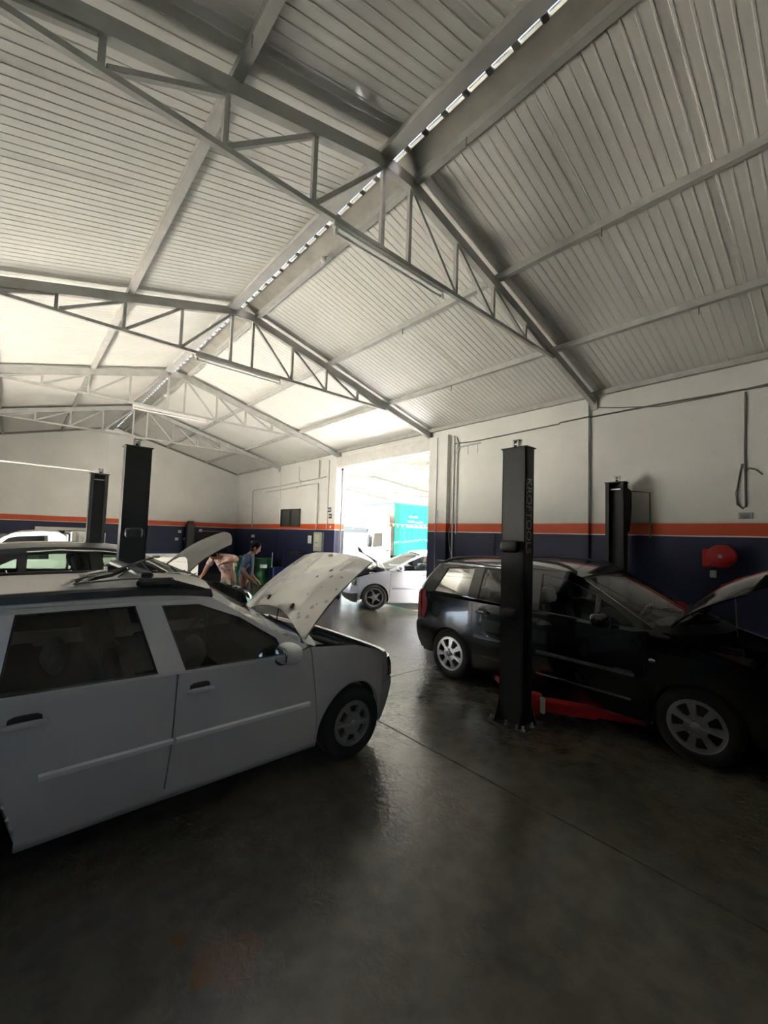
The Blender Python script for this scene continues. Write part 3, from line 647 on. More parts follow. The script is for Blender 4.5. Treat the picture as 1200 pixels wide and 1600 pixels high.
def car(name, label, P, loc, rz, zoff=0):
    """estate / hatchback: local x forward (front hub at 0), y to the left, z up"""
    root = thing(name, label, P.get('cat', 'car'), (loc[0], loc[1], zoff), rz)
    pt = P['paint']; wb = P['wb']; R = P['R']; wd = P['w']; arch = P['arch']; belt = P['belt']; roof = P['roof']; tum = P['tum']
    xs0, xs1 = P['side']                # rear and front limits of the flat sides
    apil, dpil = P['apil'], P['dpil']   # side view lines, bottom -> top, (x,z)
    sill = P.get('sill', .24); glass = P['glass']
    zroof = lambda x: interp(roof, x)
    zb = lambda x: lin(belt, x)
    def S(x, z):
        base = wd * (1 - .10 * max(0, (x - xs1 + .9) / .9) ** 2.2 - .07 * max(0, (xs0 + .9 - x) / .9) ** 2.2)
        b = zb(x)
        if z >= b: return base - tum * ((z - b) / .48) ** 1.1
        u = (b - z) / (b - sill); return base * (1 + .012 * sin(pi * min(1, u * 1.1))) - .045 * max(0, u - .55) ** 1.5 / .3
    def zbot(x):
        for h in (0, -wb):
            if abs(x - h) < arch: return max(sill, R + sqrt(arch ** 2 - (x - h) ** 2))
        return lin(P['bot'], x) if 'bot' in P else sill
    top = P['top']                      # upper edge of the lower body panels (belt then wing)
    ztop = lambda x: lin(top, x)
    # ---- lower side panels
    seams = P['seams']                  # [(name, xb_front, xt_front, xb_rear, xt_rear)]
    objs = {}
    for sg in (-1, 1):
        for (nm, xbf, xtf, xbr, xtr) in seams:
            us = set([k / 16 for k in range(17)])
            for h in (0, -wb):
                for k in range(21):
                    x = h + arch * cos(pi * k / 20); u = (x - xbr) / (xbf - xbr)
                    if 0 <= u <= 1: us.add(u)
            us = sorted(us); g = .004; rows = []
            for u in us:
                xb = xbr + g + (xbf - xbr - 2 * g) * u; xt = xtr + g + (xtf - xtr - 2 * g) * u; rw = []
                z0, z1 = zbot(xb), ztop(xt)
                for k in range(11):
                    v = k / 10; x = xb + (xt - xb) * v; z = z0 + (z1 - z0) * v; rw.append((x, sg * S(x, z), z))
                rows.append(rw)
            m = MB().grid(rows, True, flip=(sg > 0))
            # returned edge so the panel has thickness
            e = [r[-1] for r in rows]; m.grid([[(a, b, c) for a, b, c in e], [(a, b - sg * .03, c - .012) for a, b, c in e]], False, flip=(sg > 0))
            e = [r[0] for r in rows]; m.grid([[(a, b - sg * .05, c) for a, b, c in e], [(a, b, c) for a, b, c in e]], False, flip=(sg > 0))
            for idx in (0, -1):
                e = rows[idx]; m.grid([[(a, b, c) for a, b, c in e], [(a, b - sg * .03, c) for a, b, c in e]], False)
            o = m.build(nm, pt, root); objs[(nm, sg)] = o
        # sill strip
        sx0, sx1 = -wb + arch, -arch
        MB().grid([[(sx0 + (sx1 - sx0) * k / 10, sg * (S(-wb / 2, sill) + dy), sill + dz) for k in range(11)] for dy, dz in ((-.09, -.05), (-.012, -.045), (.0, 0), (.004, .03))], True, flip=(sg < 0)).build('sill', P.get('sillmat', pt), root)
        # ---- greenhouse side with window openings
        outer = [(x, z) for x, z in apil]
        rl = [(apil[-1][0] + (dpil[-1][0] - apil[-1][0]) * k / 14, 0) for k in range(1, 14)]
        outer += [(x, zroof(x)) for x, _ in rl] + [(x, z) for x, z in dpil[::-1]]
        nb = 16; xb0, xb1 = dpil[0][0], apil[0][0]
        outer += [(xb0 + (xb1 - xb0) * k / nb, ztop(xb0 + (xb1 - xb0) * k / nb)) for k in range(1, nb)]
        def dens(pl):
            out = []
            for (a, b), (c, d) in zip(pl, pl[1:] + pl[:1]):
                n = max(1, int(hypot(c - a, d - b) / .12))
                out += [(a + (c - a) * k / n, b + (d - b) * k / n) for k in range(n)]
            return out
        wins = [dens(w[1]) for w in P['windows']]
        gm = MB().holed(outer, wins, lambda a, b: (a, sg * S(a, b), b))
        gm.holed(outer, wins, lambda a, b: (a, sg * (S(a, b) - .035), b))
        for wl in wins + [outer]:
            gm.grid([[(a, sg * S(a, b), b) for a, b in wl], [(a, sg * (S(a, b) - .035), b) for a, b in wl]], False, True)
        gm.build('window_frame', P.get('framemat', pt), root, fix=True)
        for (wname, wl), w in zip(P['windows'], wins):
            par = objs.get((wname, sg), root)
            MB().holed(w, [], lambda a, b: (a, sg * (S(a, b) - .012), b)).build('side_window', glass, par)
            cx = sum(p[0] for p in w) / len(w); cz = sum(p[1] for p in w) / len(w)
            inn = [(a + (cx - a) * .035, b + (cz - b) * .05) for a, b in w]
            sl = MB(); sl.grid([[(a, sg * (S(a, b) + .002), b) for a, b in w], [(a, sg * (S(a, b) - .006), b) for a, b in inn]], False, True); sl.build('window_seal', P.get('sealmat', M_BLACKPL), par)
    # ---- roof
    xf, xr = apil[-1][0], dpil[-1][0]; NT = 13
    rows = []
    for k in range(17):
        u = k / 16; x = xf + (xr - xf) * u; rw = []
        for j in range(NT):
            t = -1 + 2 * j / (NT - 1); q = 1 - t * t
            xx = x + P['bow'] * q * max(0, 1 - u * 3) + P.get('rbow', .04) * -q * max(0, u * 3 - 2)
            rw.append((xx, t * S(x, zroof(x)), zroof(x) + P.get('crown', .05) * (1 - abs(t) ** 2.6)))
        rows.append(rw)
    MB().grid(rows, True, flip=True).build('roof', P.get('roofmat', pt), root)
    MB().grid([[(a, b * .97, c - .03) for a, b, c in r] for r in rows], True).build('headliner', M_FABRIC, root)
    # ---- windscreen
    def screen(line, bow0, bow1, m, nm, inset=.03, v0=.04, v1=.97, sgn=1, off=0.0):
        rows = []
        for k in range(9):
            v = v0 + (v1 - v0) * k / 8; tt = v * (len(line) - 1); i = min(int(tt), len(line) - 2); q = tt - i
            x = line[i][0] + (line[i + 1][0] - line[i][0]) * q; z = line[i][1] + (line[i + 1][1] - line[i][1]) * q
            bw = bow0 + (bow1 - bow0) * v; hw = S(x, z) - inset
            rows.append([(x + sgn * bw * (1 - t * t) + off, t * hw, z + P.get('crown', .05) * v * (1 - abs(t) ** 2.6)) for t in [-1 + 2 * j / 12 for j in range(13)]])
        return MB().grid(rows, True, flip=(sgn < 0)).build(nm, m, root)
    screen(apil, P['cowlbow'], P['bow'], P.get('wsglass', M_GLASS_L), 'windscreen', .02)
    # ---- fascias
    def sweep(z, xside, xend, hw, t, sg):
        a = t * pi / 2; y = hw * (1 if a >= 0 else -1) * abs(sin(a)) ** .62
        return (xside + (xend - xside) * abs(cos(a)) ** .62, y, z)
    def fascia(prof, xside, zs, t0, t1, m, nm, off=0, n=17, parent=root, hwf=None, thick=0):
        rows = []
        for z in zs:
            xe = lin(prof, z) if False else interp(prof, z); xsd = xside(z); hw = S(xsd, z); sd = 1 if xe > xsd else -1
            rows.append([V(sweep(z, xsd + sd * off * .0, xe + sd * off, hw + off, t0 + (t1 - t0) * j / n, 1)) for j in range(n + 1)])
        flip = interp(prof, zs[0]) < xside(zs[0])
        m2 = MB().grid(rows, True, flip=flip)
        for r_ in (rows[0], rows[-1]):
            m2.grid([[p for p in r_], [p * 1 - V((.04 * (1 if not flip else -1), 0, 0)) for p in r_]], False)
        return m2.build(nm, m, parent)
    L = lambda a, b, n=8: [a + (b - a) * k / n for k in range(n + 1)]
    fp, rp = P['front'], P['rear']
    zf0, zf1 = fp[0][0], P['nose_z']
    xsf = lambda z: xs1
    zb1 = P['bumper_z']
    bf = fascia(fp, xsf, L(zf0, zb1 - .004), -1, 1, P.get('bumpmat', pt), 'front_bumper')
    fascia(fp, xsf, L(zb1 + .004, zf1, 5), -1, 1, pt, 'front_panel')
    fascia(fp, xsf, L(P['grille'][0], P['grille'][1], 4), -.42, .42, M_BLACKPL, 'grille', .006)
    fascia(fp, xsf, L(zf0 + .06, zf0 + .16, 3), -.5, .5, M_BLACKPL, 'lower_grille', .006)
    for sg in (-1, 1):
        h0, h1, t0, t1 = P['lamp']
        hl = fascia(fp, xsf, L(h0, h1, 5), sg * t0, sg * t1, M_REFL, 'headlight', .006)
        fascia(fp, xsf, L(h0, h1, 5), sg * t0, sg * t1, M_LENS, 'lens', .016, parent=hl)
    # rear
    dl = [(z, x) for x, z in dpil]
    zlow = rp[0][0]
    xsr = lambda z: lin([(zlow, xs0), (dpil[0][1] - .06, xs0)] + dl, z)
    rz0 = P.get('rbump_z', .56)
    fascia(rp, xsr, L(zlow, rz0 - .004), -1, 1, P.get('bumpmat', pt), 'rear_bumper')
    tg = fascia(rp, xsr, L(rz0 + .004, rp[-1][0], 14), -1, 1, pt, 'tailgate', n=21)
    fascia(rp, xsr, L(zb(xs0) + .06, rp[-1][0] - .09, 8), -.72, .72, P.get('wsglass', M_GLASS_L) if P.get('clear_rear') else glass, 'rear_window', .008, parent=tg)
    for sg in (-1, 1):
        t0, t1, a, b = P['tail']
        fascia(rp, xsr, L(a, b, 8), sg * t0, sg * t1, M_TAIL, 'tail_light', .008)
        m = MB(); zz = L(a, b, 6); tl = P.get('tail_side', .14)
        m.grid([[(xsr(z) + tl * (j / 4) * (.5 + .5 * sin(pi * (z - a) / (b - a))), sg * (S(xsr(z) + tl * j / 4, z) + .006), z) for j in range(5)] for z in zz], True, flip=(sg < 0)).build('tail_light', M_TAIL, root)
    # ---- bonnet
    hx0 = apil[0][0] + P.get('hood_back', .05); hz0 = P['hood_z']; nose = P['hood_front']
    hw0, hw1 = P['hood_w']
    rows = []
    for k in range(15):
        u = k / 14; rw = []
        for j in range(15):
            t = -1 + 2 * j / 14; q = 1 - abs(t) ** 2.2
            xb = hx0 + P['cowlbow'] * .9 * (1 - t * t); xe = nose[0] + P.get('nose_bow', .18) * (1 - abs(t) ** 2.4)
            x = xb + (xe - xb) * u; z = hz0 + (nose[1] - hz0) * u ** 1.5 + .055 * q * (1 - .55 * u) + .02 * sin(pi * u)
            wv = hw0 + (hw1 - hw0) * u; cr = .010 * math.exp(-((abs(t) - .62) / .10) ** 2)
            rw.append(V((x, t * wv, z + cr)))
        rows.append(rw)
    hm = MB().grid(rows, True, flip=False); th = .03
    inner = [[p + V((0, 0, -th * (1 if 0 < k < 14 and 0 < j < 14 else .45) - (.018 if (abs(j - 7) in (2, 3, 4) and k not in (0, 1, 6, 7, 13, 14)) else 0))) for j, p in enumerate(r)] for k, r in enumerate(rows)]
    hm.grid(inner, True, flip=True)
    ring = [rows[0][j] for j in range(15)] + [rows[k][14] for k in range(1, 15)] + [rows[14][j] for j in range(13, -1, -1)] + [rows[k][0] for k in range(13, 0, -1)]
    rin = [inner[0][j] for j in range(15)] + [inner[k][14] for k in range(1, 15)] + [inner[14][j] for j in range(13, -1, -1)] + [inner[k][0] for k in range(13, 0, -1)]
    hm.grid([ring, rin], False, True)
    T = Matrix()
    if P.get('hood_open'):
        pv = V((hx0 + .02, 0, hz0 + .0)); T = Matrix.Translation(pv + V(P.get('hood_lift', (0, 0, .0)))) @ Matrix.Rotation(-P['hood_open'], 4, 'Y') @ Matrix.Translation(-pv)
    hood = hm.xf(T).build('bonnet', P.get('hoodmat', pt), root)
    ln = MB().grid([[inner[k][j] + V((0, 0, -.014 if 2 < k < 12 and 2 < j < 12 else -.008)) for j in range(1, 14)] for k in range(1, 14)], True, flip=True)
    ln.xf(T).build('bonnet_lining', mat('lining_felt', (.018, .018, .018), .95), hood)
    if P.get('hood_extra'): P['hood_extra'](hood, rows, T)
    # ---- engine bay
    bay = MB(); yw = hw1 - .02; bx0, bx1 = hx0 + .0, xs1 + .05
    bay.b2((bx0, -yw, .30), (bx1, yw, .36)); bay.b2((bx0 - .04, -yw, .3), (bx0 + .02, yw, hz0 - .05)); bay.build('engine_bay', M_WELL, root)
    for sg in (-1, 1):
        MB().grid([[(bx0 + (bx1 + .02 - bx0) * k / 8, sg * (hw1 + dy), ztop(bx0 + (bx1 + .02 - bx0) * k / 8) + dz) for k in range(9)] for dy, dz in ((.07, -.012), (.0, -.03), (-.05, -.12), (-.05, -.5))], False, flip=sg > 0).build('inner_wing', P.get('baymat', M_WELL), root)
    if P.get('hood_open'):
        MB().cbox((.0, .05, .58), (.50, .62, .30), .03).build('engine', mat('engine_cover', (.03, .03, .03), .5), root)
        MB().cbox((.02, .62, .66), (.20, .18, .20), .01).build('battery', M_BLACKPL, root)
        MB().tube([(.34, -.5, .69), (.36, -.2, .70), (.36, .2, .70), (.34, .5, .69)], .03, 10).build('radiator_hose', M_RUBBER, root)
        MB().cbox((.44, 0, .69), (.06, 1.0, .05), .01).build('slam_panel', P.get('slammat', M_BLACKPL), root)
        MB().blob((-.12, -.46, .76), (.10, .09, .07), 3).build('reservoir', M_WHITE, root)
        MB().tube([(-.15, -.2, .76), (.1, -.3, .80), (.3, -.35, .72)], .018, 8).build('intake_hose', M_RUBBER, root)
        st = V((hx0 + .35, P.get('stay_y', .5), ztop(hx0 + .3) - .06)); en = T @ rows[7][11]
        MB().tube([st, en], .007, 6).build('bonnet_stay', M_CABLE, root)
    cowl = MB(); cl = []
    for xo, zo in ((-.02, .03), (.03, .0), (.10, -.03)):
        cl.append([(apil[0][0] + xo + P['cowlbow'] * (1 - t * t), t * (S(apil[0][0], apil[0][1]) - .05), apil[0][1] + zo) for t in [-1 + 2 * j / 12 for j in range(13)]])
    cowl.grid(cl, True, flip=True).build('cowl', M_BLACKPL, root)
    for k in (-.25, .35):
        MB().tube([(apil[0][0] + .05 + P['cowlbow'] * .9, k, apil[0][1] + .02), (apil[0][0] + P['cowlbow'] * .6, k - .35, apil[0][1] + .045)], .010, 6).build('wiper', M_BLACKPL, root)
    # ---- wheels, wells, underbody
    tme, rme, bme = wheel_meshes(R, P.get('tw', .19), P['rim'][0], P['rim'][1], P['rim'][2], P.get('rimmat', M_ALLOY))
    for h in (0, -wb):
        for sg in (-1, 1):
            wo = inst('wheel', tme, root, (h, sg * (wd - P.get('tw', .19) / 2 - .012), R), (0, P.get('spin', .2) + (.3 if h else 0), 0 if sg < 0 else pi))
            inst('rim', rme, wo); inst('brake_disc', bme, wo)
        for sg in (-1, 1):
            m = MB()
            arc = [(h + (arch + .004) * cos(pi * k / 16), R + (arch + .004) * sin(pi * k / 16)) for k in range(17)]
            arc = [(arc[0][0], sill)] + arc + [(arc[-1][0], sill)]
            m.grid([[(x, sg * (S(x, z) - .03), z) for x, z in arc], [(x, sg * (wd - .34), z) for x, z in arc]], False)
            m.poly([(x, sg * (wd - .34), z) for x, z in arc])
            m.build('wheel_arch_liner', M_WELL, root)
    ub = MB(); ub.b2((-wb + arch, -wd + .10, sill - .04), (-arch, wd - .10, sill + .03)); ub.b2((xs0, -wd + .36, sill), (xs1, wd - .36, sill + .06)); ub.build('underbody', M_UNDER, root)
    # ---- interior
    fx = apil[0][0]
    MB().b2((dpil[0][0] + .1, -wd + .12, .33), (fx, wd - .12, .36)).build('cabin_floor', M_DARKIN, root)
    bz = zb(fx - .5)
    for sg in (-1, 1):
        MB().grid([[(x, sg * (wd - .10), z) for x in L(dpil[0][0] + .15, fx, 4)] for z in (.33, bz - .06)], False).build('door_card', M_DARKIN, root)
    MB().cbox((fx - .12, 0, bz - .16), (.42, 2 * wd - .26, .26), .06).build('dashboard', M_DARKIN, root)
    sy = P.get('steer', 1) * .36
    MB().lathe([(.17, -.014), (.186, -.014), (.19, 0), (.186, .014), (.17, .014), (.166, 0), (.17, -.014)], n=24).xf(Matrix.Translation((fx - .46, sy, bz - .04)) @ Matrix.Rotation(-1.15, 4, 'Y')).build('steering_wheel', M_BLACKPL, root)
    MB().tube([(fx - .46, sy, bz - .04), (fx - .2, sy, bz - .16)], .03, 8).build('steering_column', M_BLACKPL, root)
    fs = P.get('fseat', fx - 1.05)
    for sg in (-1, 1):
        s_ = MB(); s_.cbox((fs + .25, sg * .36, .50), (.52, .50, .17), .05); s_.build('seat', M_FABRIC, root)
        Rm = Matrix.Rotation(-.30, 3, 'Y'); MB().cbox((fs - .10, sg * .36, .80), (.15, .47, .62), .06, Rm).build('seat_back', M_FABRIC, root)
        MB().blob((fs - .23, sg * .36, 1.20), (.06, .13, .10), 3.5, R=Rm).build('headrest', M_FABRIC, root)
    MB().cbox((fs - .72, 0, .50), (.50, 1.28, .17), .05).build('seat', M_FABRIC, root)
    MB().cbox((fs - 1.02, 0, .78), (.15, 1.28, .55), .06, Matrix.Rotation(-.3, 3, 'Y')).build('seat_back', M_FABRIC, root)
    for k in (-.42, .42): MB().blob((fs - 1.14, k, 1.10), (.06, .12, .09), 3.5).build('headrest', M_FABRIC, root)
    # ---- side trim
    for sg in (-1, 1):
        for (dn, x0, x1, zz, hh, thk, mm) in P.get('strips', []):
            par = objs.get((dn, sg), root); n = 10
            rws = [[(x0 + (x1 - x0) * k / n, sg * (S(x0 + (x1 - x0) * k / n, zz + dz) + dy), zz + dz) for k in range(n + 1)] for dz, dy in ((-hh, 0), (-hh * .6, thk), (hh * .6, thk), (hh, 0))]
            MB().grid(rws, False, flip=sg > 0).build('rub_strip', mm or pt, par)
        for (dn, x, z, ln) in P.get('handles', []):
            par = objs.get((dn, sg), root); y = sg * S(x, z)
            MB().blob((x, y - sg * .004, z + .01), (ln * .40, .006, .036), 3, 6, 16).build('handle_recess', mat('recess_dark', (.02, .02, .02), .5), par)
            MB().blob((x, y + sg * .022, z), (ln / 2, .014, .017), 3.5, 8, 16).build('door_handle', P.get('handlemat', pt), par)
        if P.get('mirror'):
            mx, mz = P['mirror']; y = S(mx, mz); par = objs.get(('front_door', sg), root)
            MB().cbox((mx - .0, sg * (y + .03), mz - .04), (.10, .09, .05), .015).build('mirror_foot', M_BLACKPL, par)
            MB().blob((mx, sg * (y + .12), mz + .03), (.07, .105, .07), 3, 10, 18).build('mirror_housing', P.get('mirrormat', pt), par)
            MB().blob((mx - .066, sg * (y + .12), mz + .03), (.012, .09, .055), 3.5, 8, 16).build('mirror_glass', mat('mirror_glass', (.6, .6, .6), .03, 1), par)
        if P.get('rails'):
            x0, x1, up = P['rails']; mrl = P.get('railmat', M_BLACKPL)
            yy = lambda x: sg * (S(x, zroof(x)) - .05)
            pts = [(x0, yy(x0), zroof(x0) + .015), (x0 - .10, yy(x0 - .1), zroof(x0 - .1) + up * .75), (x0 - .22, yy(x0 - .22), zroof(x0 - .22) + up)]
            pts += [(x0 - .22 + (x1 + .44 - x0) * k / 6, yy(x0 - .22 + (x1 + .44 - x0) * k / 6), zroof(x0 - .22 + (x1 + .44 - x0) * k / 6) + up) for k in range(1, 7)]
            pts += [(x1 + .10, yy(x1 + .1), zroof(x1 + .1) + up * .75), (x1, yy(x1), zroof(x1) + .015)]
            MB().tube(pts, .018, 10).build('roof_rail', mrl, root)
    return root, objs, S, zroof

# ------------------------------------------------------------------ silver estate car (near left)
P_SIL = paint('silver_metallic', (.54, .535, .52), .2, .38, .5)
def hood_stains(m):
    """greasy round smudges and cream tint over the silver bonnet"""
    nt = m.node_tree; b = nt.nodes['Principled BSDF']; tc = nt.nodes.new('ShaderNodeTexCoord'); cur = None
    n = nt.nodes.new('ShaderNodeTexNoise'); n.inputs['Scale'].default_value = 30; nt.links.new(tc.outputs['Object'], n.inputs['Vector'])
    base = (.46, .455, .43, 1); cur = None
    for c, r in HOOD_SPOTS:
        d = nt.nodes.new('ShaderNodeVectorMath'); d.operation = 'DISTANCE'; d.inputs[1].default_value = c; nt.links.new(tc.outputs['Object'], d.inputs[0])
        a = nt.nodes.new('ShaderNodeMath'); a.operation = 'MULTIPLY_ADD'; a.inputs[1].default_value = r * .8
        nt.links.new(n.outputs['Fac'], a.inputs[0]); nt.links.new(d.outputs['Value'], a.inputs[2])
        k = nt.nodes.new('ShaderNodeMapRange'); k.inputs['From Min'].default_value = r * 1.25; k.inputs['From Max'].default_value = r * 1.5
        k.inputs['To Min'].default_value = 1; k.inputs['To Max'].default_value = 0; nt.links.new(a.outputs[0], k.inputs[0])
        q = nt.nodes.new('ShaderNodeMix'); q.data_type = 'RGBA'; nt.links.new(k.outputs[0], q.inputs[0]); q.inputs[7].default_value = (.24, .24, .225, 1)
        if cur is None: q.inputs[6].default_value = base
        else: nt.links.new(cur, q.inputs[6])
        cur = q.outputs[2]
    nt.links.new(cur, b.inputs['Base Color'])
HOOD_SPOTS = []
M_HOOD = mat('silver_bonnet', (.46, .455, .43), .22, .55, 1.0)
def sil_hood(hood, rows, T):
    for (j, u) in ((12, .10), (13, .18), (12.3, .24), (12.6, .30), (11.7, .12), (13.1, .37), (11.6, .46), (13.4, .55), (11.4, .62), (10.2, .66), (10.6, .70), (11.2, .72), (9.6, .55), (7.4, .60), (12.4, .66), (4.5, .62), (10.9, .33)):
        j = 14 - j; k = u * 14; a = rows[int(k)][int(j)]; b = rows[min(14, int(k) + 1)][min(14, int(j) + 1)]; fr = (k - int(k) + j - int(j)) / 2
        HOOD_SPOTS.append((tuple(T @ (a + (b - a) * fr)), .010 + .012 * ((u * 37) % 1)))
    hood_stains(M_HOOD)
    for j in (4.5, 9.5):
        p = rows[1][int(j)]; MB().cbox(T @ (p + V((.03, 0, .006))), (.05, .022, .022), .005, T.to_3x3()).build('washer_jet', M_BLACKPL, hood)
    p = rows[13][7]; MB().blob(T @ (p + V((-.02, 0, .004))), (.035, .045, .006), 2, R=T.to_3x3()).build('badge', mat('badge_bronze', (.30, .22, .18), .4, .5), hood)
    MB().blob(T @ (rows[7][0] + V((.0, -.01, -.02))), (.018, .012, .018), 2).build('rubber_stop', M_BLACKPL, hood)
    MB().blob(T @ (rows[2][0] + V((.0, -.01, -.02))), (.022, .014, .018), 2).build('rubber_stop', M_BLACKPL, hood)
P1 = dict(paint=P_SIL, wb=2.44, R=.289, w=.83, arch=.335, tum=.155, sill=.235, glass=M_GLASS_D, side=(-3.15, .37),
    roof=[(-3.1, 1.40), (-2.4, 1.428), (-1.6, 1.436), (-1.25, 1.415), (-1.1, 1.392)],
    belt=[(-3.2, .99), (-2.2, .98), (-1.3, .95), (-.42, .915), (.5, .86)], top=[(-3.2, .99), (-2.2, .98), (-1.3, .95), (-.62, .925), (-.46, .975), (.0, .925), (.21, .862), (.37, .80)],
    apil=[(-.46, .985), (-.77, 1.15), (-1.00, 1.29), (-1.16, 1.385)], dpil=[(-3.17, .99), (-3.05, 1.2), (-2.92, 1.405)], bow=.10, cowlbow=.22, crown=.055,
    seams=[('front_wing', .37, .37, -.34, -.44), ('front_door', -.34, -.44, -1.42, -1.39), ('rear_door', -1.42, -1.39, -2.13, -2.36), ('quarter_panel', -2.13, -2.36, -3.15, -3.15)],
    windows=[('front_door', [(-.66, .955), (-1.345, .968), (-1.475, 1.36), (-1.25, 1.352), (-.98, 1.245), (-.72, 1.075)]), ('rear_door', [(-1.50, .975), (-2.22, .99), (-2.17, 1.37), (-1.62, 1.37)]), ('quarter_panel', [(-2.36, 1.0), (-3.02, 1.02), (-2.88, 1.36), (-2.32, 1.37)])],
    front=[(.17, .50), (.25, .555), (.42, .60), (.52, .615), (.56, .575), (.70, .555), (.80, .47)], bumper_z=.525, nose_z=.80, grille=(.60, .74), lamp=(.585, .755, .50, .93),
    rear=[(.25, -3.32), (.5, -3.36), (.56, -3.32), (1.0, -3.30), (1.2, -3.2), (1.40, -3.02)], rbump_z=.54, tail=(.74, .98, .62, .92),
    hood_z=.985, hood_front=(.52, .77), hood_w=(.66, .61), hood_open=radians(53), hood_back=.03, nose_bow=.05, hoodmat=M_HOOD, hood_extra=sil_hood, stay_y=.45, slammat=M_BLACKPL, baymat=mat('silver_dull', (.25, .25, .24), .5, .4),
    rim=(.178, 6, 'round'), tw=.175, rimmat=mat('dull_alloy', (.30, .30, .29), .45, .6), spin=.1,
    strips=[('front_door', -1.385, -.445, .561, .018, .020, mat('highlit_strip', (.70, .70, .68), .3, .2)), ('rear_door', -2.03, -1.40, .561, .018, .020, mat('highlit_strip', (0, 0, 0)))],  # mouldings lighter than the body colour: their top highlight is painted in
    handles=[('front_door', -1.255, .838, .17), ('rear_door', -2.10, .845, .19)], mirror=(-.69, .965), sealmat=M_BLACKPL, wsglass=M_GLASS_M)
CAR1, O1, S1, zr1 = car('estate_car', 'silver estate car in the left foreground with its bonnet raised and dark smoked side windows', P1, (2.197, 3.615), 0)
for sg in (-1, 1):
    r = MB(); y = lambda x: sg * (S1(x, zr1(x)) - .035)
    r.grid([[(x, y(x) + sg * a, zr1(x) + b) for x in [-3.0 + (1.84) * k / 12 for k in range(13)]] for a, b in ((.040, -.012), (.032, .028), (.012, .040), (-.02, .040), (-.034, .0))], False, flip=sg > 0)
    r.build('roof_rail', M_BLACKPL, CAR1)
    r = MB().cbox((-1.50, y(-1.5), zr1(-1.5) + .065), (.22, .06, .06), .02); r.poly([(-1.41, y(-1.4) - .03, zr1(-1.4) + .035), (-1.20, y(-1.4) - .03, zr1(-1.25) + .035), (-1.41, y(-1.4) - .03, zr1(-1.4) + .09)], .06, (0, 1, 0)); r.build('bar_foot', M_BLACKPL, CAR1)
# folded bicycle rack lying on the roof bars
rk = thing('roof_bicycle_rack', 'folded metal bicycle rack lying on the roof of the silver estate car', 'roof rack', (.54, 3.20, 1.475)); rk.scale = (.85, .85, .85)
M_RACK = mat('rack_steel', (.12, .12, .12), .35, .7)
MB().tube([(-.30, -.02, .04), (.0, .0, .12), (.22, .02, .20)], .008, 8).build('arm', M_RACK, rk)
MB().tube([(-.28, .05, .02), (-.05, .08, .06), (.16, .10, .16)], .014, 8).build('arm', M_BLACKPL, rk)
MB().tube([(-.30, -.06, .02), (.02, -.05, .04), (.34, -.04, .035)], .007, 8).build('base_rod', M_RACK, rk)
MB().tube([(.13, .0, .165), (.22, -.02, .05)], .006, 6).build('strut', M_RACK, rk); MB().tube([(.10, .0, .15), (-.02, .0, .05)], .006, 6).build('strut', M_RACK, rk)
for k, (x, z) in enumerate(((-.33, .03), (-.29, .00), (-.24, .02), (-.20, .045))):
    MB().blob((x, -.04 + .03 * k, z), (.045, .016, .014), 2.5, R=Matrix.Rotation(-.5, 3, 'Y')).build('clamp', M_CHROME, rk)
MB().tube([(-.27, -.06, .075), (-.10, -.05, .105)], .016, 8).build('clamp_arm', M_CHROME, rk); MB().blob((.24, .02, .205), (.03, .018, .012), 2.5).build('knob', M_CHROME, rk)
for x in (-.1, .05): MB().blob((x, .02, .12), (.012, .012, .012)).build('bolt', M_CHROME, rk)
tag(MB().cbox((.65, 3.6, 1.545), (.07, 1.22, .035), .01).build('roof_bar', M_BLACKPL), 'black cross bar over the roof of the silver estate car under the bicycle rack', 'roof bar')
# things on the seats, seen through the smoked glass
for (nm, c, r, col, lab) in (('white_bag', (1.05, 3.3, .93), (.10, .12, .14), (.7, .7, .68), 'crumpled white bag on the front seat of the silver estate car'), ('white_cloth', (.25, 3.55, .98), (.08, .3, .12), (.6, .6, .6), 'pale cloth on the rear seat of the silver estate car')):
    tag(MB().blob(c, r, 1.6, 8, 12).build(nm, mat(nm, col, .8, noise=.3, nscale=14)), lab, 'bag')

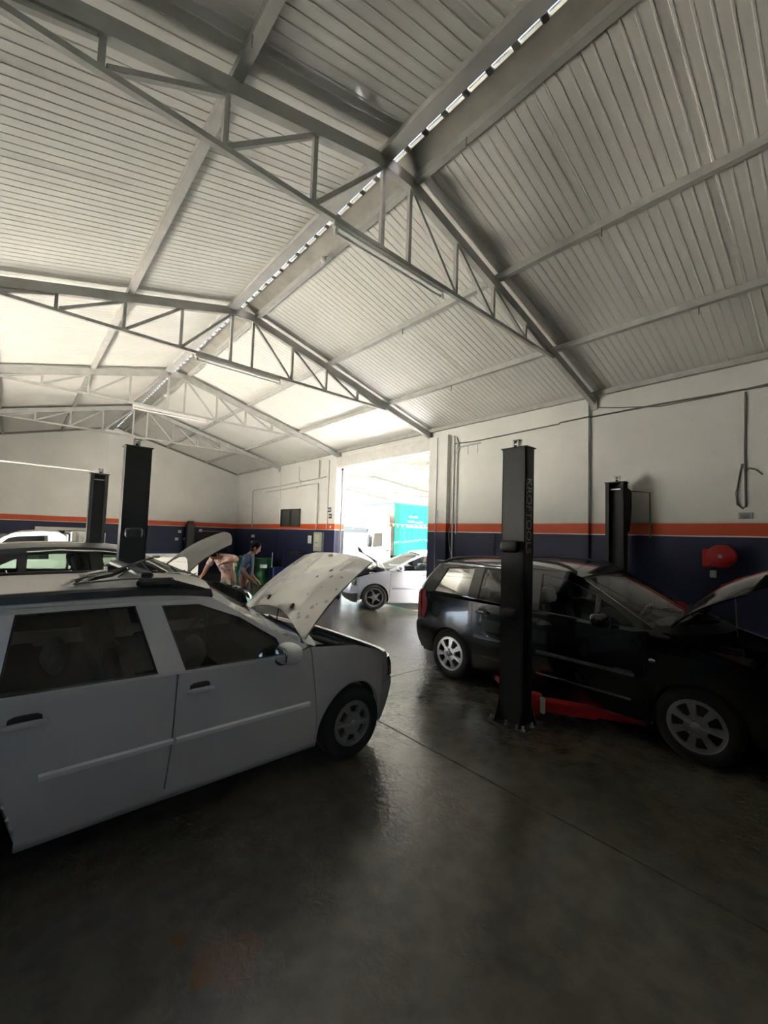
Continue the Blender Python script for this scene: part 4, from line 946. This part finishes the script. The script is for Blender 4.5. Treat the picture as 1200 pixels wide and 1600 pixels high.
# ------------------------------------------------------------------ black estate car (right)
P_BLK = paint('black_paint', (.006, .006, .007), 0, .18, 1.0)
M_BSTRIP = mat('satin_strip', (.10, .10, .10), .25, .3, .5)
P2 = dict(paint=P_BLK, wb=2.69, R=.316, w=.88, arch=.345, tum=.17, sill=.25, glass=M_GLASS_M, side=(-3.24, .44),
    roof=[(-3.1, 1.475), (-2.7, 1.53), (-2.1, 1.565), (-1.5, 1.56), (-1.15, 1.515), (-.95, 1.45)],
    belt=[(-3.3, 1.055), (-2.3, 1.05), (-1.4, 1.035), (-.5, 1.02), (.44, .96)], top=[(-3.3, 1.055), (-2.3, 1.05), (-1.4, 1.035), (-.5, 1.02), (-.28, 1.06), (0, .965), (.25, .90), (.44, .86)],
    apil=[(-.30, 1.07), (-.56, 1.22), (-.80, 1.355), (-1.02, 1.47)], dpil=[(-3.26, 1.055), (-3.14, 1.25), (-3.0, 1.48)], bow=.10, cowlbow=.34, crown=.045,
    seams=[('front_wing', .44, .44, -.36, -.40), ('front_door', -.36, -.40, -1.50, -1.50), ('rear_door', -1.50, -1.50, -2.34, -2.32), ('quarter_panel', -2.34, -2.32, -3.24, -3.24)],
    windows=[('front_wing', [(-.44, 1.055), (-.80, 1.055), (-.80, 1.29), (-.66, 1.225)]), ('front_door', [(-.83, 1.055), (-1.43, 1.065), (-1.46, 1.475), (-1.15, 1.435), (-.83, 1.31)]),
             ('rear_door', [(-1.56, 1.07), (-2.26, 1.085), (-2.24, 1.47), (-1.60, 1.495)]), ('quarter_panel', [(-2.41, 1.10), (-3.02, 1.10), (-2.84, 1.435), (-2.39, 1.47)])],
    front=[(.19, .60), (.26, .78), (.42, .86), (.52, .87), (.6, .82), (.74, .76), (.86, .58)], bumper_z=.60, nose_z=.86, grille=(.50, .58), lamp=(.64, .83, .46, .98),
    rear=[(.28, -3.36), (.40, -3.48), (.62, -3.50), (.68, -3.45), (1.04, -3.42), (1.25, -3.32), (1.475, -3.10)], rbump_z=.66, tail=(.80, .99, .70, 1.10), tail_side=.12,
    hood_z=1.06, hood_front=(.40, .86), hood_w=(.70, .64), hood_open=radians(52), hood_back=.03, nose_bow=.26,
    rim=(.215, 7, 'petal'), tw=.20, spin=.25,
    strips=[('front_door', -1.44, -.46, .625, .020, .014, M_BSTRIP), ('rear_door', -2.28, -1.56, .632, .020, .014, M_BSTRIP), ('front_door', -1.45, -.5, .385, .012, .008, M_BSTRIP), ('rear_door', -2.2, -1.55, .395, .012, .008, M_BSTRIP)],
    handles=[('front_door', -1.34, .93, .18), ('rear_door', -2.16, .945, .18)], mirror=(-.72, 1.07), rails=(-1.10, -2.98, .055), wsglass=M_GLASS_M, fseat=-1.35, clear_rear=True)
CAR2, O2, S2, zr2 = car('estate_car', 'black estate car parked between the right lift columns with its bonnet raised', P2, (5.30, .945), -pi / 2)
MB().blob((-.32, -S2(-.32, .80) - .004, .795), (.03, .008, .016), 2).build('side_repeater', M_REFL, CAR2)
MB().cbox((-3.08, 0, 1.515), (.16, 1.26, .03), .01).build('roof_spoiler', P_BLK, CAR2)
MB().cbox((-.56, -S2(-.56, .665) - .006, .655), (.16, .008, .012), .002).build('badge', M_BSTRIP, CAR2)

# ------------------------------------------------------------------ dark car on the left lift
P_GRN = paint('dark_grey_paint', (.055, .058, .055), .4, .30, .8)
P3 = dict(paint=P_GRN, wb=2.60, R=.31, w=.87, arch=.34, tum=.17, sill=.25, glass=M_GLASS_M, side=(-3.1, .44), cat='car',
    roof=[(-3.0, 1.30), (-2.4, 1.40), (-1.9, 1.425), (-1.4, 1.41), (-1.1, 1.35)],
    belt=[(-3.2, 1.02), (-2.3, 1.02), (-1.3, .985), (-.4, .945), (.5, .90)], top=[(-3.2, 1.02), (-2.3, 1.02), (-1.3, .985), (-.6, .95), (-.36, .97), (0, .885), (.25, .81), (.44, .74)],
    apil=[(-.40, .975), (-.70, 1.12), (-.98, 1.25), (-1.22, 1.365)], dpil=[(-3.12, 1.02), (-3.05, 1.1), (-2.9, 1.30)], bow=.12, cowlbow=.28, crown=.05,
    seams=[('front_wing', .44, .44, -.36, -.42), ('front_door', -.36, -.42, -1.48, -1.45), ('rear_door', -1.48, -1.45, -2.26, -2.40), ('quarter_panel', -2.26, -2.40, -3.1, -3.1)],
    windows=[('front_door', [(-.56, .975), (-1.40, 1.0), (-1.48, 1.345), (-1.25, 1.325), (-.90, 1.175)]), ('rear_door', [(-1.54, 1.01), (-2.22, 1.035), (-2.22, 1.34), (-1.60, 1.36)]), ('quarter_panel', [(-2.29, 1.04), (-2.72, 1.06), (-2.29, 1.30)])],
    front=[(.19, .60), (.26, .74), (.42, .80), (.52, .81), (.6, .76), (.68, .70), (.74, .60)], bumper_z=.54, nose_z=.74, grille=(.56, .66), lamp=(.56, .71, .46, .98),
    rear=[(.28, -3.3), (.5, -3.4), (.6, -3.36), (1.02, -3.3), (1.30, -3.0)], rbump_z=.6, tail=(.78, .99, .66, .95),
    hood_z=.99, hood_front=(.40, .80), hood_w=(.70, .64), hood_open=radians(48), hood_back=.03, nose_bow=.24, hood_lift=(0, 0, .06), hoodmat=mat('grey_bonnet', (.055, .055, .05), .36, .2, .5),
    rim=(.20, 7, 'petal'), tw=.20, mirror=(-.68, 1.0), wsglass=M_GLASS_M, fseat=-1.45, clear_rear=True, handles=[('front_door', -1.3, .88, .18), ('rear_door', -2.1, .90, .18)])
CAR3, O3, S3, zr3 = car('hatchback_car', 'dark green grey car raised a little on the left lift behind the silver estate car', P3, (2.34, 7.36), 0, .15)

for sg in (-1, 1):
    MB().tube([(x, sg * (S3(x, z) + .006), z) for x, z in ((-.50, .985), (-.66, 1.075), (-.86, 1.20), (-1.05, 1.29), (-1.25, 1.345), (-1.46, 1.37), (-1.9, 1.385), (-2.22, 1.36))], .014, 8).build('chrome_strip', M_CHROME, CAR3)
# ------------------------------------------------------------------ pale silver hatchback in the doorway
P_FOC = paint('pale_blue_silver', (.60, .63, .72), .3, .30, 1.0)
P4 = dict(paint=P_FOC, wb=2.64, R=.318, w=.885, arch=.345, tum=.17, sill=.22, glass=M_GLASS_L, side=(-3.0, .42),
    roof=[(-2.9, 1.36), (-2.4, 1.43), (-1.9, 1.46), (-1.4, 1.44), (-1.1, 1.38)],
    belt=[(-3.1, 1.0), (-2.2, 1.0), (-1.3, .975), (-.4, .945), (.5, .90)], top=[(-3.1, 1.0), (-2.2, 1.0), (-1.3, .975), (-.5, .95), (-.3, .985), (0, .93), (.25, .86), (.42, .80)],
    apil=[(-.34, .99), (-.66, 1.15), (-.95, 1.29), (-1.18, 1.39)], dpil=[(-3.02, 1.0), (-2.95, 1.12), (-2.8, 1.37)], bow=.12, cowlbow=.30, crown=.05,
    seams=[('front_wing', .42, .42, -.36, -.40), ('front_door', -.36, -.40, -1.46, -1.44), ('rear_door', -1.46, -1.44, -2.26, -2.4), ('quarter_panel', -2.26, -2.4, -3.0, -3.0)],
    windows=[('front_door', [(-.52, .985), (-1.38, 1.0), (-1.44, 1.385), (-1.22, 1.355), (-.86, 1.205)]), ('rear_door', [(-1.50, 1.01), (-2.24, 1.03), (-2.14, 1.35), (-1.54, 1.39)]), ('quarter_panel', [(-2.34, 1.04), (-2.72, 1.08), (-2.60, 1.28), (-2.30, 1.33)])],
    front=[(.17, .58), (.25, .74), (.42, .80), (.52, .81), (.6, .77), (.72, .72), (.80, .58)], bumper_z=.40, nose_z=.80, grille=(.44, .56), lamp=(.60, .77, .46, .98),
    rear=[(.28, -3.2), (.5, -3.3), (.6, -3.26), (1.0, -3.22), (1.36, -2.92)], rbump_z=.6, tail=(.80, .99, .80, 1.2), bumpmat=mat('grey_bumper', (.10, .10, .105), .5),
    hood_z=1.0, hood_front=(.36, .80), hood_w=(.70, .64), hood_open=radians(52), hood_back=.03, nose_bow=.20,
    rim=(.225, 5, 'spoke'), tw=.205, spin=.3, strips=[('front_door', -1.40, -.43, .555, .028, .012, mat('blue_grey_strip', (.25, .28, .38), .4)), ('rear_door', -2.2, -1.5, .555, .028, .012, mat('blue_grey_strip', (0, 0, 0)))],
    handles=[('front_door', -1.27, .86, .18), ('rear_door', -2.1, .88, .18)], mirror=(-.62, 1.03), wsglass=M_GLASS_L, fseat=-1.40, clear_rear=True)
_ha = atan2(.53, -.85); _hub = V((6.82, 8.0, 0)); _ctr = _hub + V((cos(_ha - pi / 2), sin(_ha - pi / 2), 0)) * .88
CAR4, O4, S4, zr4 = car('hatchback_car', 'pale blue silver hatchback coming in through the open doorway with its bonnet raised', P4, (_ctr.x, _ctr.y), _ha)
MB().cbox((.72, -.45, .50), (.10, .30, .12), .03).build('fog_lamp_panel', M_BLACKPL, CAR4)

# ------------------------------------------------------------------ white pickup at the back left
P_WHT = paint('white_paint', (.72, .71, .66), 0, .35, .6)
def pickup():
    t = thing('pickup_truck', 'white pickup with a low cargo bed parked behind the dark car along the end wall', 'pickup', (-.10, 11.9, 0), pi)
    # local x forward (towards world -X), local y left (towards world -Y)
    wd = .86
    def S(x, z): return wd - (.15 * max(0, z - 1.12) / .6)
    for sg in (-1, 1):
        outer = [(.55, 1.10), (.25, 1.40), (.05, 1.60), (-.10, 1.67), (-.45, 1.715), (-.80, 1.70), (-.92, 1.62), (-.95, 1.10)]
        win = [(.36, 1.15), (.15, 1.40), (.0, 1.56), (-.12, 1.60), (-.62, 1.63), (-.66, 1.15)]
        m = MB(); f0 = lambda a, b: (a, sg * S(a, b), b); f1 = lambda a, b: (a, sg * (S(a, b) - .04), b)
        m.holed(outer, [win], f0); m.holed(outer, [win], f1)
        for l in (outer, win): m.grid([[f0(a, b) for a, b in l], [f1(a, b) for a, b in l]], False, True)
        m.build('cab_side', P_WHT, t, fix=True)
        MB().holed(win, [], lambda a, b: (a, sg * (S(a, b) - .015), b)).build('side_window', M_GLASS_M, t)
        rows = [[(x, sg * (wd - .02 * abs(z - .8)), max(z, .36 if abs(x - .75) > .38 and abs(x + 2.0) > .38 else .76)) for z in (.36, .5, .65, .8, .95, 1.10)] for x in [1.25 - 2.2 * k / 24 for k in range(25)]]
        MB().grid(rows, True, flip=sg > 0).build('cab_door', P_WHT, t)
        # bed side with a rolled top rail
        rows = [[(x, sg * y, max(z, .45 if abs(x + 2.0) > .38 else .76)) for y, z in ((.80, .45), (.83, .6), (.84, 1.05), (.87, 1.07), (.87, 1.17), (.80, 1.17), (.80, .6))] for x in [-1.0 - 2.6 * k / 26 for k in range(27)]]
        MB().grid(rows, False, flip=sg > 0).build('bed_side', P_WHT, t)
        for x in (-1.3, -2.0, -2.7, -3.4): MB().cbox((x, sg * .86, 1.04), (.10, .03, .03), .005).build('rope_hook', M_WHITE, t)
    MB().grid([[(x, y, z - .02 + .03 * (1 - (y / .75) ** 2)) for y in [-.74 + 1.48 * k / 8 for k in range(9)]] for x, z in ((-.02, 1.64), (-.2, 1.705), (-.5, 1.74), (-.8, 1.725), (-.93, 1.64))], True, flip=True).build('cab_roof', P_WHT, t)
    MB().grid([[(x + .15 * (1 - (y / .76) ** 2), y, z) for y in [-.76 + 1.52 * k / 8 for k in range(9)]] for x, z in ((.55, 1.10), (.25, 1.40), (.0, 1.63))], True).build('windscreen', M_GLASS_L, t)
    MB().grid([[(x + .1 * (1 - (y / .84) ** 2), y, z) for y in [-.84 + 1.68 * k / 8 for k in range(9)]] for x, z in ((1.35, .36), (1.42, .6), (1.38, .92), (1.2, 1.0), (.55, 1.10))], True).build('bonnet', P_WHT, t)
    MB().b2((-.96, -.80, .5), (-.92, .80, 1.12)).build('cab_back', P_WHT, t)
    for sg in (-1, 1): MB().b2((-.96, sg * .55 - .22, 1.12), (-.93, sg * .55 + .22, 1.66)).build('rear_pillar', P_WHT, t)
    MB().b2((-3.6, -.80, .55), (-.97, .80, .60)).build('bed_floor', M_UNDER, t); MB().b2((-3.63, -.84, .5), (-3.59, .84, 1.12)).build('tailgate', P_WHT, t); MB().b2((-3.4, -.4, .3), (1.2, .4, .55)).build('chassis', M_UNDER, t)
    tme, rme, bme = wheel_meshes(.33, .2, .20, 6, 'round', M_ALLOY)
    for x in (.75, -2.0):
        for sg in (-1, 1):
            w_ = inst('wheel', tme, t, (x, sg * .74, .33), (0, 0, 0 if sg < 0 else pi)); inst('rim', rme, w_); inst('brake_disc', bme, w_)
    for s_ in (-.36, .36): MB().cbox((-.62, s_, 1.05), (.14, .45, .75), .05).build('seat_back', M_FABRIC, t)
    MB().cbox((.45, 0, .98), (.4, 1.5, .2), .05).build('dashboard', M_DARKIN, t)
    for sg in (-1, 1): MB().blob((.45, sg * 1.0, 1.22), (.06, .10, .12), 3).build('mirror_housing', M_BLACKPL, t)
    lr = MB(); lr.tube([(-1.02, -.74, 1.15), (-1.02, -.74, 1.70), (-1.02, .74, 1.70), (-1.02, .74, 1.15)], .022, 8); lr.build('roll_bar', M_WHITE, t)
    return t
pickup()
bx = thing('cargo_box', 'white ribbed box body standing behind the cab of the white pickup', 'box', (1.30, 12.1, .60))
MB().cbox((0, 0, .56), (.55, 1.2, 1.12), .02).build('body', M_WHITE, bx)
for k in range(5): MB().cbox((-.22 + k * .11, -.61, .60), (.03, .03, .9), .006).build('rib', M_WHITE, bx)
tag(MB().cbox((1.10, 16.6, 1.75), (1.3, .35, .10), .01).build('wall_ledge', M_CONDUIT), 'grey ledge on the end wall above the white pickup', 'ledge')

# ------------------------------------------------------------------ lorry outside
def lorry():
    t = thing('lorry', 'white lorry with a turquoise curtain side parked in the yard beyond the doorway', 'lorry', (0, 0, -.276)); t.scale = (1.15, 1.15, 1.15)
    X0, Y0, Y1 = 11.75, 14.65, 17.0; CW = mat('cab_white', (.78, .78, .74), .4, 0, .4); TE = mat('turquoise_curtain', (.02, .52, .47), .5, noise=.12, nscale=.8)
    c = MB(); pr = [(X0 + .02, .45), (X0 - .02, 1.2), (X0 + .05, 1.35), (X0 + .28, 2.22), (X0 + .38, 2.30), (X0 + 1.62, 2.32), (X0 + 1.62, .45)]
    win = [(X0 + .50, 1.36), (X0 + .60, 1.98), (X0 + 1.10, 2.0), (X0 + 1.12, 1.30), (X0 + .8, 1.30)]
    for y in (Y0, Y1):
        c.holed(pr, [win], lambda a, b: (a, y, b)); s_ = .05 if y == Y0 else -.05
        c.grid([[(a, y, b) for a, b in win], [(a, y + s_, b) for a, b in win]], False, True)
    for (a, b), (d, e) in zip(pr, pr[1:] + pr[:1]):
        if (a, b) == pr[2]: continue
        c.grid([[(a, Y0, b), (d, Y0, e)], [(a, Y1, b), (d, Y1, e)]], False)
    for y0, y1 in ((Y0, Y0 + .12), (Y1 - .12, Y1)): c.grid([[(X0 + .05, y0, 1.35), (X0 + .28, y0, 2.22)], [(X0 + .05, y1, 1.35), (X0 + .28, y1, 2.22)]], False)
    c.build('cab', CW, t, fix=True)
    MB().grid([[(X0 + .06, Y0 + .10, 1.37), (X0 + .28, Y0 + .10, 2.18)], [(X0 + .06, Y1 - .10, 1.37), (X0 + .28, Y1 - .10, 2.18)]], False).build('windscreen', mat('lorry_screen', (.35, .52, .50), .1, 0, .5), t)
    MB().poly([(a, Y0 + .03, b) for a, b in win]).build('side_window', mat('lorry_side_glass', (.10, .10, .10), .15, 0, .5), t)
    MB().b2((X0 + .2, Y0 + .05, 1.98), (X0 + .34, Y1 - .05, 2.16)).build('sun_visor', M_BLACKPL, t)
    MB().poly([(X0 + .32, Y0 + .02, 2.32), (X0 + .95, Y0 + .15, 2.86), (X0 + 1.25, Y0 + .15, 2.92), (X0 + 1.50, Y0 + .02, 2.80), (X0 + 1.55, Y0 + .02, 2.40), (X0 + 1.2, Y0 + .02, 2.32)], 2.2, (0, 1, 0)).build('roof_fairing', CW, t)
    MB().cbox((X0 + 1.15, Y0 - .02, 1.05), (.90, .03, .5), .01).build('door_panel', CW, t); MB().cbox((X0 + 1.4, Y0 - .04, 1.18), (.16, .03, .06), .008).build('door_handle', M_BLACKPL, t)
    MB().blob((X0 + .10, Y0 - .28, 1.62), (.08, .12, .28), 3).build('mirror_housing', M_BLACKPL, t); MB().tube([(X0 + .2, Y0, 1.8), (X0 + .1, Y0 - .25, 1.8)], .018, 6).build('mirror_arm', M_BLACKPL, t)
    BX = X0 + 1.78
    MB().b2((BX, Y0 - .02, .95), (BX + .06, Y1, 3.42)).build('headboard', mat('brownish_board', (.42, .30, .25), .6, noise=.1), t)
    MB().b2((BX - .05, Y0 - .06, 3.40), (BX + 6, Y1 + .05, 3.48)).build('roof_edge', mat('teal_frame', (.06, .30, .28), .5), t)
    MB().b2((BX + .0, Y0 - .07, .95), (BX + .36, Y0 - .0, 3.42)).build('front_post', mat('teal_dark', (.015, .26, .26), .5), t)
    rows = [[(BX + .36 + 5.6 * k / 56, Y0 - .05 - .025 * sin(k * 1.9) * sin(pi * j / 6), 3.40 - (3.40 - 1.0) * j / 6) for j in range(7)] for k in range(57)]
    MB().grid(rows, True).build('curtain', TE, t)
    MB().b2((BX, Y0, .85), (BX + 6, Y1, .95)).build('load_bed', M_UNDER, t); MB().b2((X0 + .3, Y0 + .6, .5), (BX + 6, Y1 - .6, .8)).build('chassis', M_UNDER, t)
    tme, rme, bme = wheel_meshes(.45, .28, .27, 8, 'round', CW)
    for x in (X0 + .85, BX + 3.6):
        for y, s_ in ((Y0 + .16, -1), (Y1 - .16, 1)):
            w_ = inst('wheel', tme, t, (x, y, .69), (0, 0, 0 if s_ < 0 else pi)); inst('rim', rme, w_); inst('brake_disc', bme, w_)
    M_WL = mat('curtain_print', (.80, .84, .80), .6)
    for k, (z, x0, x1) in enumerate(((2.86, .95, 1.55), (2.62, .85, 1.9), (2.36, .78, 2.4))):
        # blurred rows of pale print: too small to read in the photograph
        m = MB(); x = x0; rnd = random.Random(k)
        while x < x1:
            w_ = rnd.uniform(.05, .12); m.b2((BX + x, Y0 - .088, z - .05), (BX + x + w_, Y0 - .078, z + rnd.uniform(.0, .05))); x += w_ + rnd.uniform(.03, .06)
        tag(m.build('print_row', M_WL, t), kind='stuff')
    return t
lorry()
# bunting strung in front of the lorry
bn = thing('bunting', 'string of small pale yellow and white pennants hung in front of the lorry', 'bunting', (0, 0, 0))
pa, pb = V((11.2 * 1.1, 15.1 * 1.1, 2.84)), V((15.2 * 1.1, 13.2 * 1.1, 2.59))
MB().tube([pa + (pb - pa) * (k / 12) + V((0, 0, -.22 * sin(pi * k / 12))) for k in range(13)], .008, 6).build('string', M_WHITE, bn)
fl1, fl2 = mat('pennant_yellow', (.70, .60, .15), .7), mat('pennant_white', (.80, .78, .65), .7)
for k in range(20):
    q = (k + .5) / 20; p = pa + (pb - pa) * q + V((0, 0, -.22 * sin(pi * q))); d = (pb - pa).normalized()
    MB().poly([p - d * .07, p + d * .07, p + V((0, 0, -.17))], .003, (0, 1, 0)).build('pennant', fl1 if k % 3 == 0 else fl2, bn)
# ------------------------------------------------------------------ yard canopy
cp = empty('canopy_roof'); tag(cp, kind='structure')
M_CAN = translucent('translucent_sheet', (.62, .62, .58), .002)
zc = lambda x: 5.35 + .10 * min(x - 11.6, 6) - .10 * max(0, x - 17.6)
for k in range(28):
    y0 = -18 + k * 2.0
    MB().grid([[(x, y0 + .01, zc(x)), (x, y0 + 1.99, zc(x))] for x in ((7.75, 10.5, 12.2, 14.6, 17.6, 21, 25, 30) if not (1 < y0 < 6) else (10.5, 12.2, 14.6, 17.6, 21, 25, 30))], False).build('roof_sheet', M_CAN, cp)  # sheets near the building are unseen, added with a gap to limit sunlit ground
for x in (12.3, 13.9, 15.6, 17.5, 19.5, 21.5): MB().b2((x - .05, 1, zc(x) - .16), (x + .05, 37, zc(x) - .02)).build('purlin', M_STEEL, cp)
for y in (3, 9, 15, 21, 27, 33):
    MB().bar((12.2, y, zc(12.2) - .22), (17.6, y, zc(17.6) - .22), .10, .14).build('rafter', M_STEEL, cp); MB().bar((17.6, y, zc(17.6) - .22), (25, y, zc(25) - .22), .10, .14).build('rafter', M_STEEL, cp)
    MB().bar((12.2, y, 4.85), (25, y, 4.85), .06, .06).build('tie_bar', M_STEEL, cp)
    for x in (13, 15, 17.6, 20, 22): MB().bar((x, y, 4.85), (x, y, zc(x) - .2), .05, .05).build('web_post', M_STEEL, cp)
for y in (3, 9, 21, 27): MB().b2((24.6, y - .08, 0), (24.8, y + .08, zc(24.7) - .2)).build('post', M_STEEL, cp)

# ------------------------------------------------------------------ people
def skin(name, verts, edges, radii, m, parent, root=0, sub=2):
    me = bpy.data.meshes.new(name); me.from_pydata(verts, edges, []); me.materials.append(m)
    o = bpy.data.objects.new(name, me); COL.objects.link(o); o.parent = parent
    o.modifiers.new('skin', 'SKIN').use_smooth_shade = True; sv = me.skin_vertices[0].data
    for i, r in enumerate(radii):
        sv[i].radius = (r, r) if not isinstance(r, tuple) else r; sv[i].use_root = (i == root)
    md = o.modifiers.new('sub', 'SUBSURF'); md.levels = sub; md.render_levels = sub
    return o
def person(label, loc, rz, shirt, trouser, J, hair=True):
    """J: joint dict in local coords (x forward, y left). One continuous skin body; clothes over it."""
    t = thing('person', label, 'person', loc, rz); SK = mat('skin', (.30, .16, .10), .55)
    names = ['pelvis', 'waist', 'chest', 'neck', 'skull']
    vs = [J[n] for n in names]; ed = [(0, 1), (1, 2), (2, 3), (3, 4)]; rd = [.125, .115, .135, .052, .06]
    def chain(start, js, rs):
        prev = start
        for j, r in zip(js, rs): vs.append(j); rd.append(r); ed.append((prev, len(vs) - 1)); prev = len(vs) - 1
        return prev
    for s in ('l', 'r'):
        hnd = chain(2, J['arm_' + s], (.062, .045, .036, .03))
        wr_, pv = V(J['arm_' + s][-1]), (V(J['arm_' + s][-1]) - V(J['arm_' + s][-2])).normalized()
        chain(0, J['leg_' + s], (.095, .062, .042, .034))
        a = pv.cross(V((0, 0, 1))); a = a.normalized() if a.length > .1 else V((0, 1, 0)); b = a.cross(pv)
        palm = chain(hnd, [wr_ + pv * .05], (.032,))
        for k, ln in ((-1.5, .055), (-.5, .07), (.5, .075), (1.5, .065)):
            p0 = wr_ + pv * .085 + a * (.013 * k); chain(palm, [p0, p0 + pv * ln * .55 - b * .012, p0 + pv * ln - b * .035], (.010, .009, .007))
        th = wr_ + pv * .03 + a * .03; chain(hnd, [th, th + pv * .035 + a * .018], (.011, .009))
    skin('body', vs, ed, rd, SK, t, 0, 1)
    hd = V(J['skull']); fw_ = V(J['face']).normalized(); up = (hd - V(J['neck'])).normalized(); sd = up.cross(fw_).normalized(); fw_ = sd.cross(up); RM = Matrix((fw_, sd, up)).transposed()
    hc_ = hd + up * .05; h = MB(); h.blob(hc_, (.098, .076, .118), 2.2, 14, 22, RM); h.blob(hc_ + RM @ V((.03, 0, -.07)), (.065, .055, .05), 2.2, 10, 16, RM)
    h.blob(hc_ + RM @ V((.100, 0, -.018)), (.022, .014, .026), 2, 8, 12, RM)
    for s in (-1, 1): h.blob(hc_ + RM @ V((-.005, s * .078, -.012)), (.022, .010, .033), 2, 8, 12, RM)
    h.build('head', SK, t)
    for s in (-1, 1): MB().blob(hc_ + RM @ V((.088, s * .030, .012)), (.010, .013, .008), 2, 6, 10, RM).build('eye', M_BLACKPL, t)
    MB().blob(hc_ + RM @ V((.088, 0, -.062)), (.010, .024, .006), 2, 6, 10, RM).build('mouth', mat('lips', (.22, .07, .06), .5), t)
    m = MB(); m.blob(hc_ + RM @ V((-.016, 0, .022)), (.098, .084, .112), 2.3, 12, 22, RM); m.blob(hc_ + RM @ V((-.03, 0, -.04)), (.075, .077, .075), 2.2, 10, 18, RM); m.build('hair', mat('dark_hair', (.010, .008, .007), .9, spec=.1), t)
    # shirt and trousers follow the same skeleton
    sv = [J['pelvis'], J['waist'], J['chest'], V(J['neck']) - (V(J['neck']) - V(J['chest'])) * .25]; se = [(0, 1), (1, 2), (2, 3)]; sr = [.15, .142, .158, .07]
    for s in ('l', 'r'):
        a = J['arm_' + s]; sv += [a[0], V(a[0]) + (V(a[1]) - V(a[0])) * .85]; sr += [.085, .066]; n = len(sv); se += [(2, n - 2), (n - 2, n - 1)]
    skin('shirt', sv, se, sr, shirt, t, 0)
    tv = [V(J['pelvis']) + V((0, 0, .06)), J['pelvis']]; te = [(0, 1)]; tr = [.14, .148]
    for s in ('l', 'r'):
        a = J['leg_' + s]; tv += [a[0], a[1], a[2]]; tr += [.115, .082, .066]; n = len(tv); te += [(1, n - 3), (n - 3, n - 2), (n - 2, n - 1)]
        MB().blob(V(a[2]) + V((.06, 0, -.045)), (.14, .05, .05), 2.8).build('shoe', M_BLACKPL, t)
    skin('trousers', tv, te, tr, trouser, t, 1)
    return t
J1 = dict(pelvis=(0, 0, .92), waist=(.02, 0, 1.05), chest=(.07, 0, 1.27), neck=(.12, 0, 1.43), skull=(.16, 0, 1.50), face=(1, .1, -.25),
    arm_l=[(.07, .18, 1.36), (.05, .24, 1.10), (.16, .22, .92), (.19, .215, .90)], arm_r=[(.07, -.18, 1.36), (.0, -.24, 1.10), (.16, -.22, .92), (.19, -.215, .90)],
    leg_l=[(.0, .10, .86), (.04, .11, .48), (-.02, .12, .09), (-.02, .12, .08)], leg_r=[(.0, -.10, .86), (.0, -.11, .48), (-.05, -.12, .09), (-.05, -.12, .08)])
person('man in a blue T-shirt with dark hair standing at the front of the dark car', (3.40, 7.92, 0), radians(-30), mat('blue_shirt', (.06, .10, .17), .85, noise=.15), mat('dark_trousers', (.03, .035, .045), .85), J1)
J2 = dict(pelvis=(-.12, 0, .92), waist=(-.05, 0, 1.06), chest=(.14, 0, 1.24), neck=(.27, 0, 1.34), skull=(.34, 0, 1.36), face=(.7, 0, -.7),
    arm_l=[(.14, .19, 1.31), (.10, .38, 1.28), (.30, .28, 1.22), (.34, .26, 1.21)], arm_r=[(.16, -.18, 1.30), (.32, -.22, 1.08), (.50, -.12, .98), (.53, -.11, .97)],
    leg_l=[(-.12, .10, .86), (-.06, .11, .48), (-.10, .12, .09), (-.10, .12, .08)], leg_r=[(-.12, -.10, .86), (-.08, -.11, .48), (-.12, -.12, .09), (-.12, -.12, .08)])
M_PATT = mat('patterned_shirt', (.45, .30, .27), .85, noise=.75, nscale=16)
person('person in a pink patterned shirt bending under the raised bonnet of the dark car', (3.35, 8.75, 0), radians(-150), M_PATT, mat('khaki_trousers', (.12, .10, .07), .85), J2)
# light coloured cover lying over the front of the dark car
rows = [[(2.66 + .04 * sin(j * 2.1 + k) + .36 * k / 8, 6.44 + .55 * j / 8, .96 - .45 * (k / 8) ** 1.6 + .03 * sin(j * 1.7 + k * 2.3)) for j in range(9)] for k in range(9)]
tag(MB().grid(rows, True).build('wing_cover', mat('shiny_cover', (.62, .66, .70), .25, .2, .4, noise=.5, nscale=12)), 'crumpled shiny pale cover draped over the front corner of the dark car', 'cover')
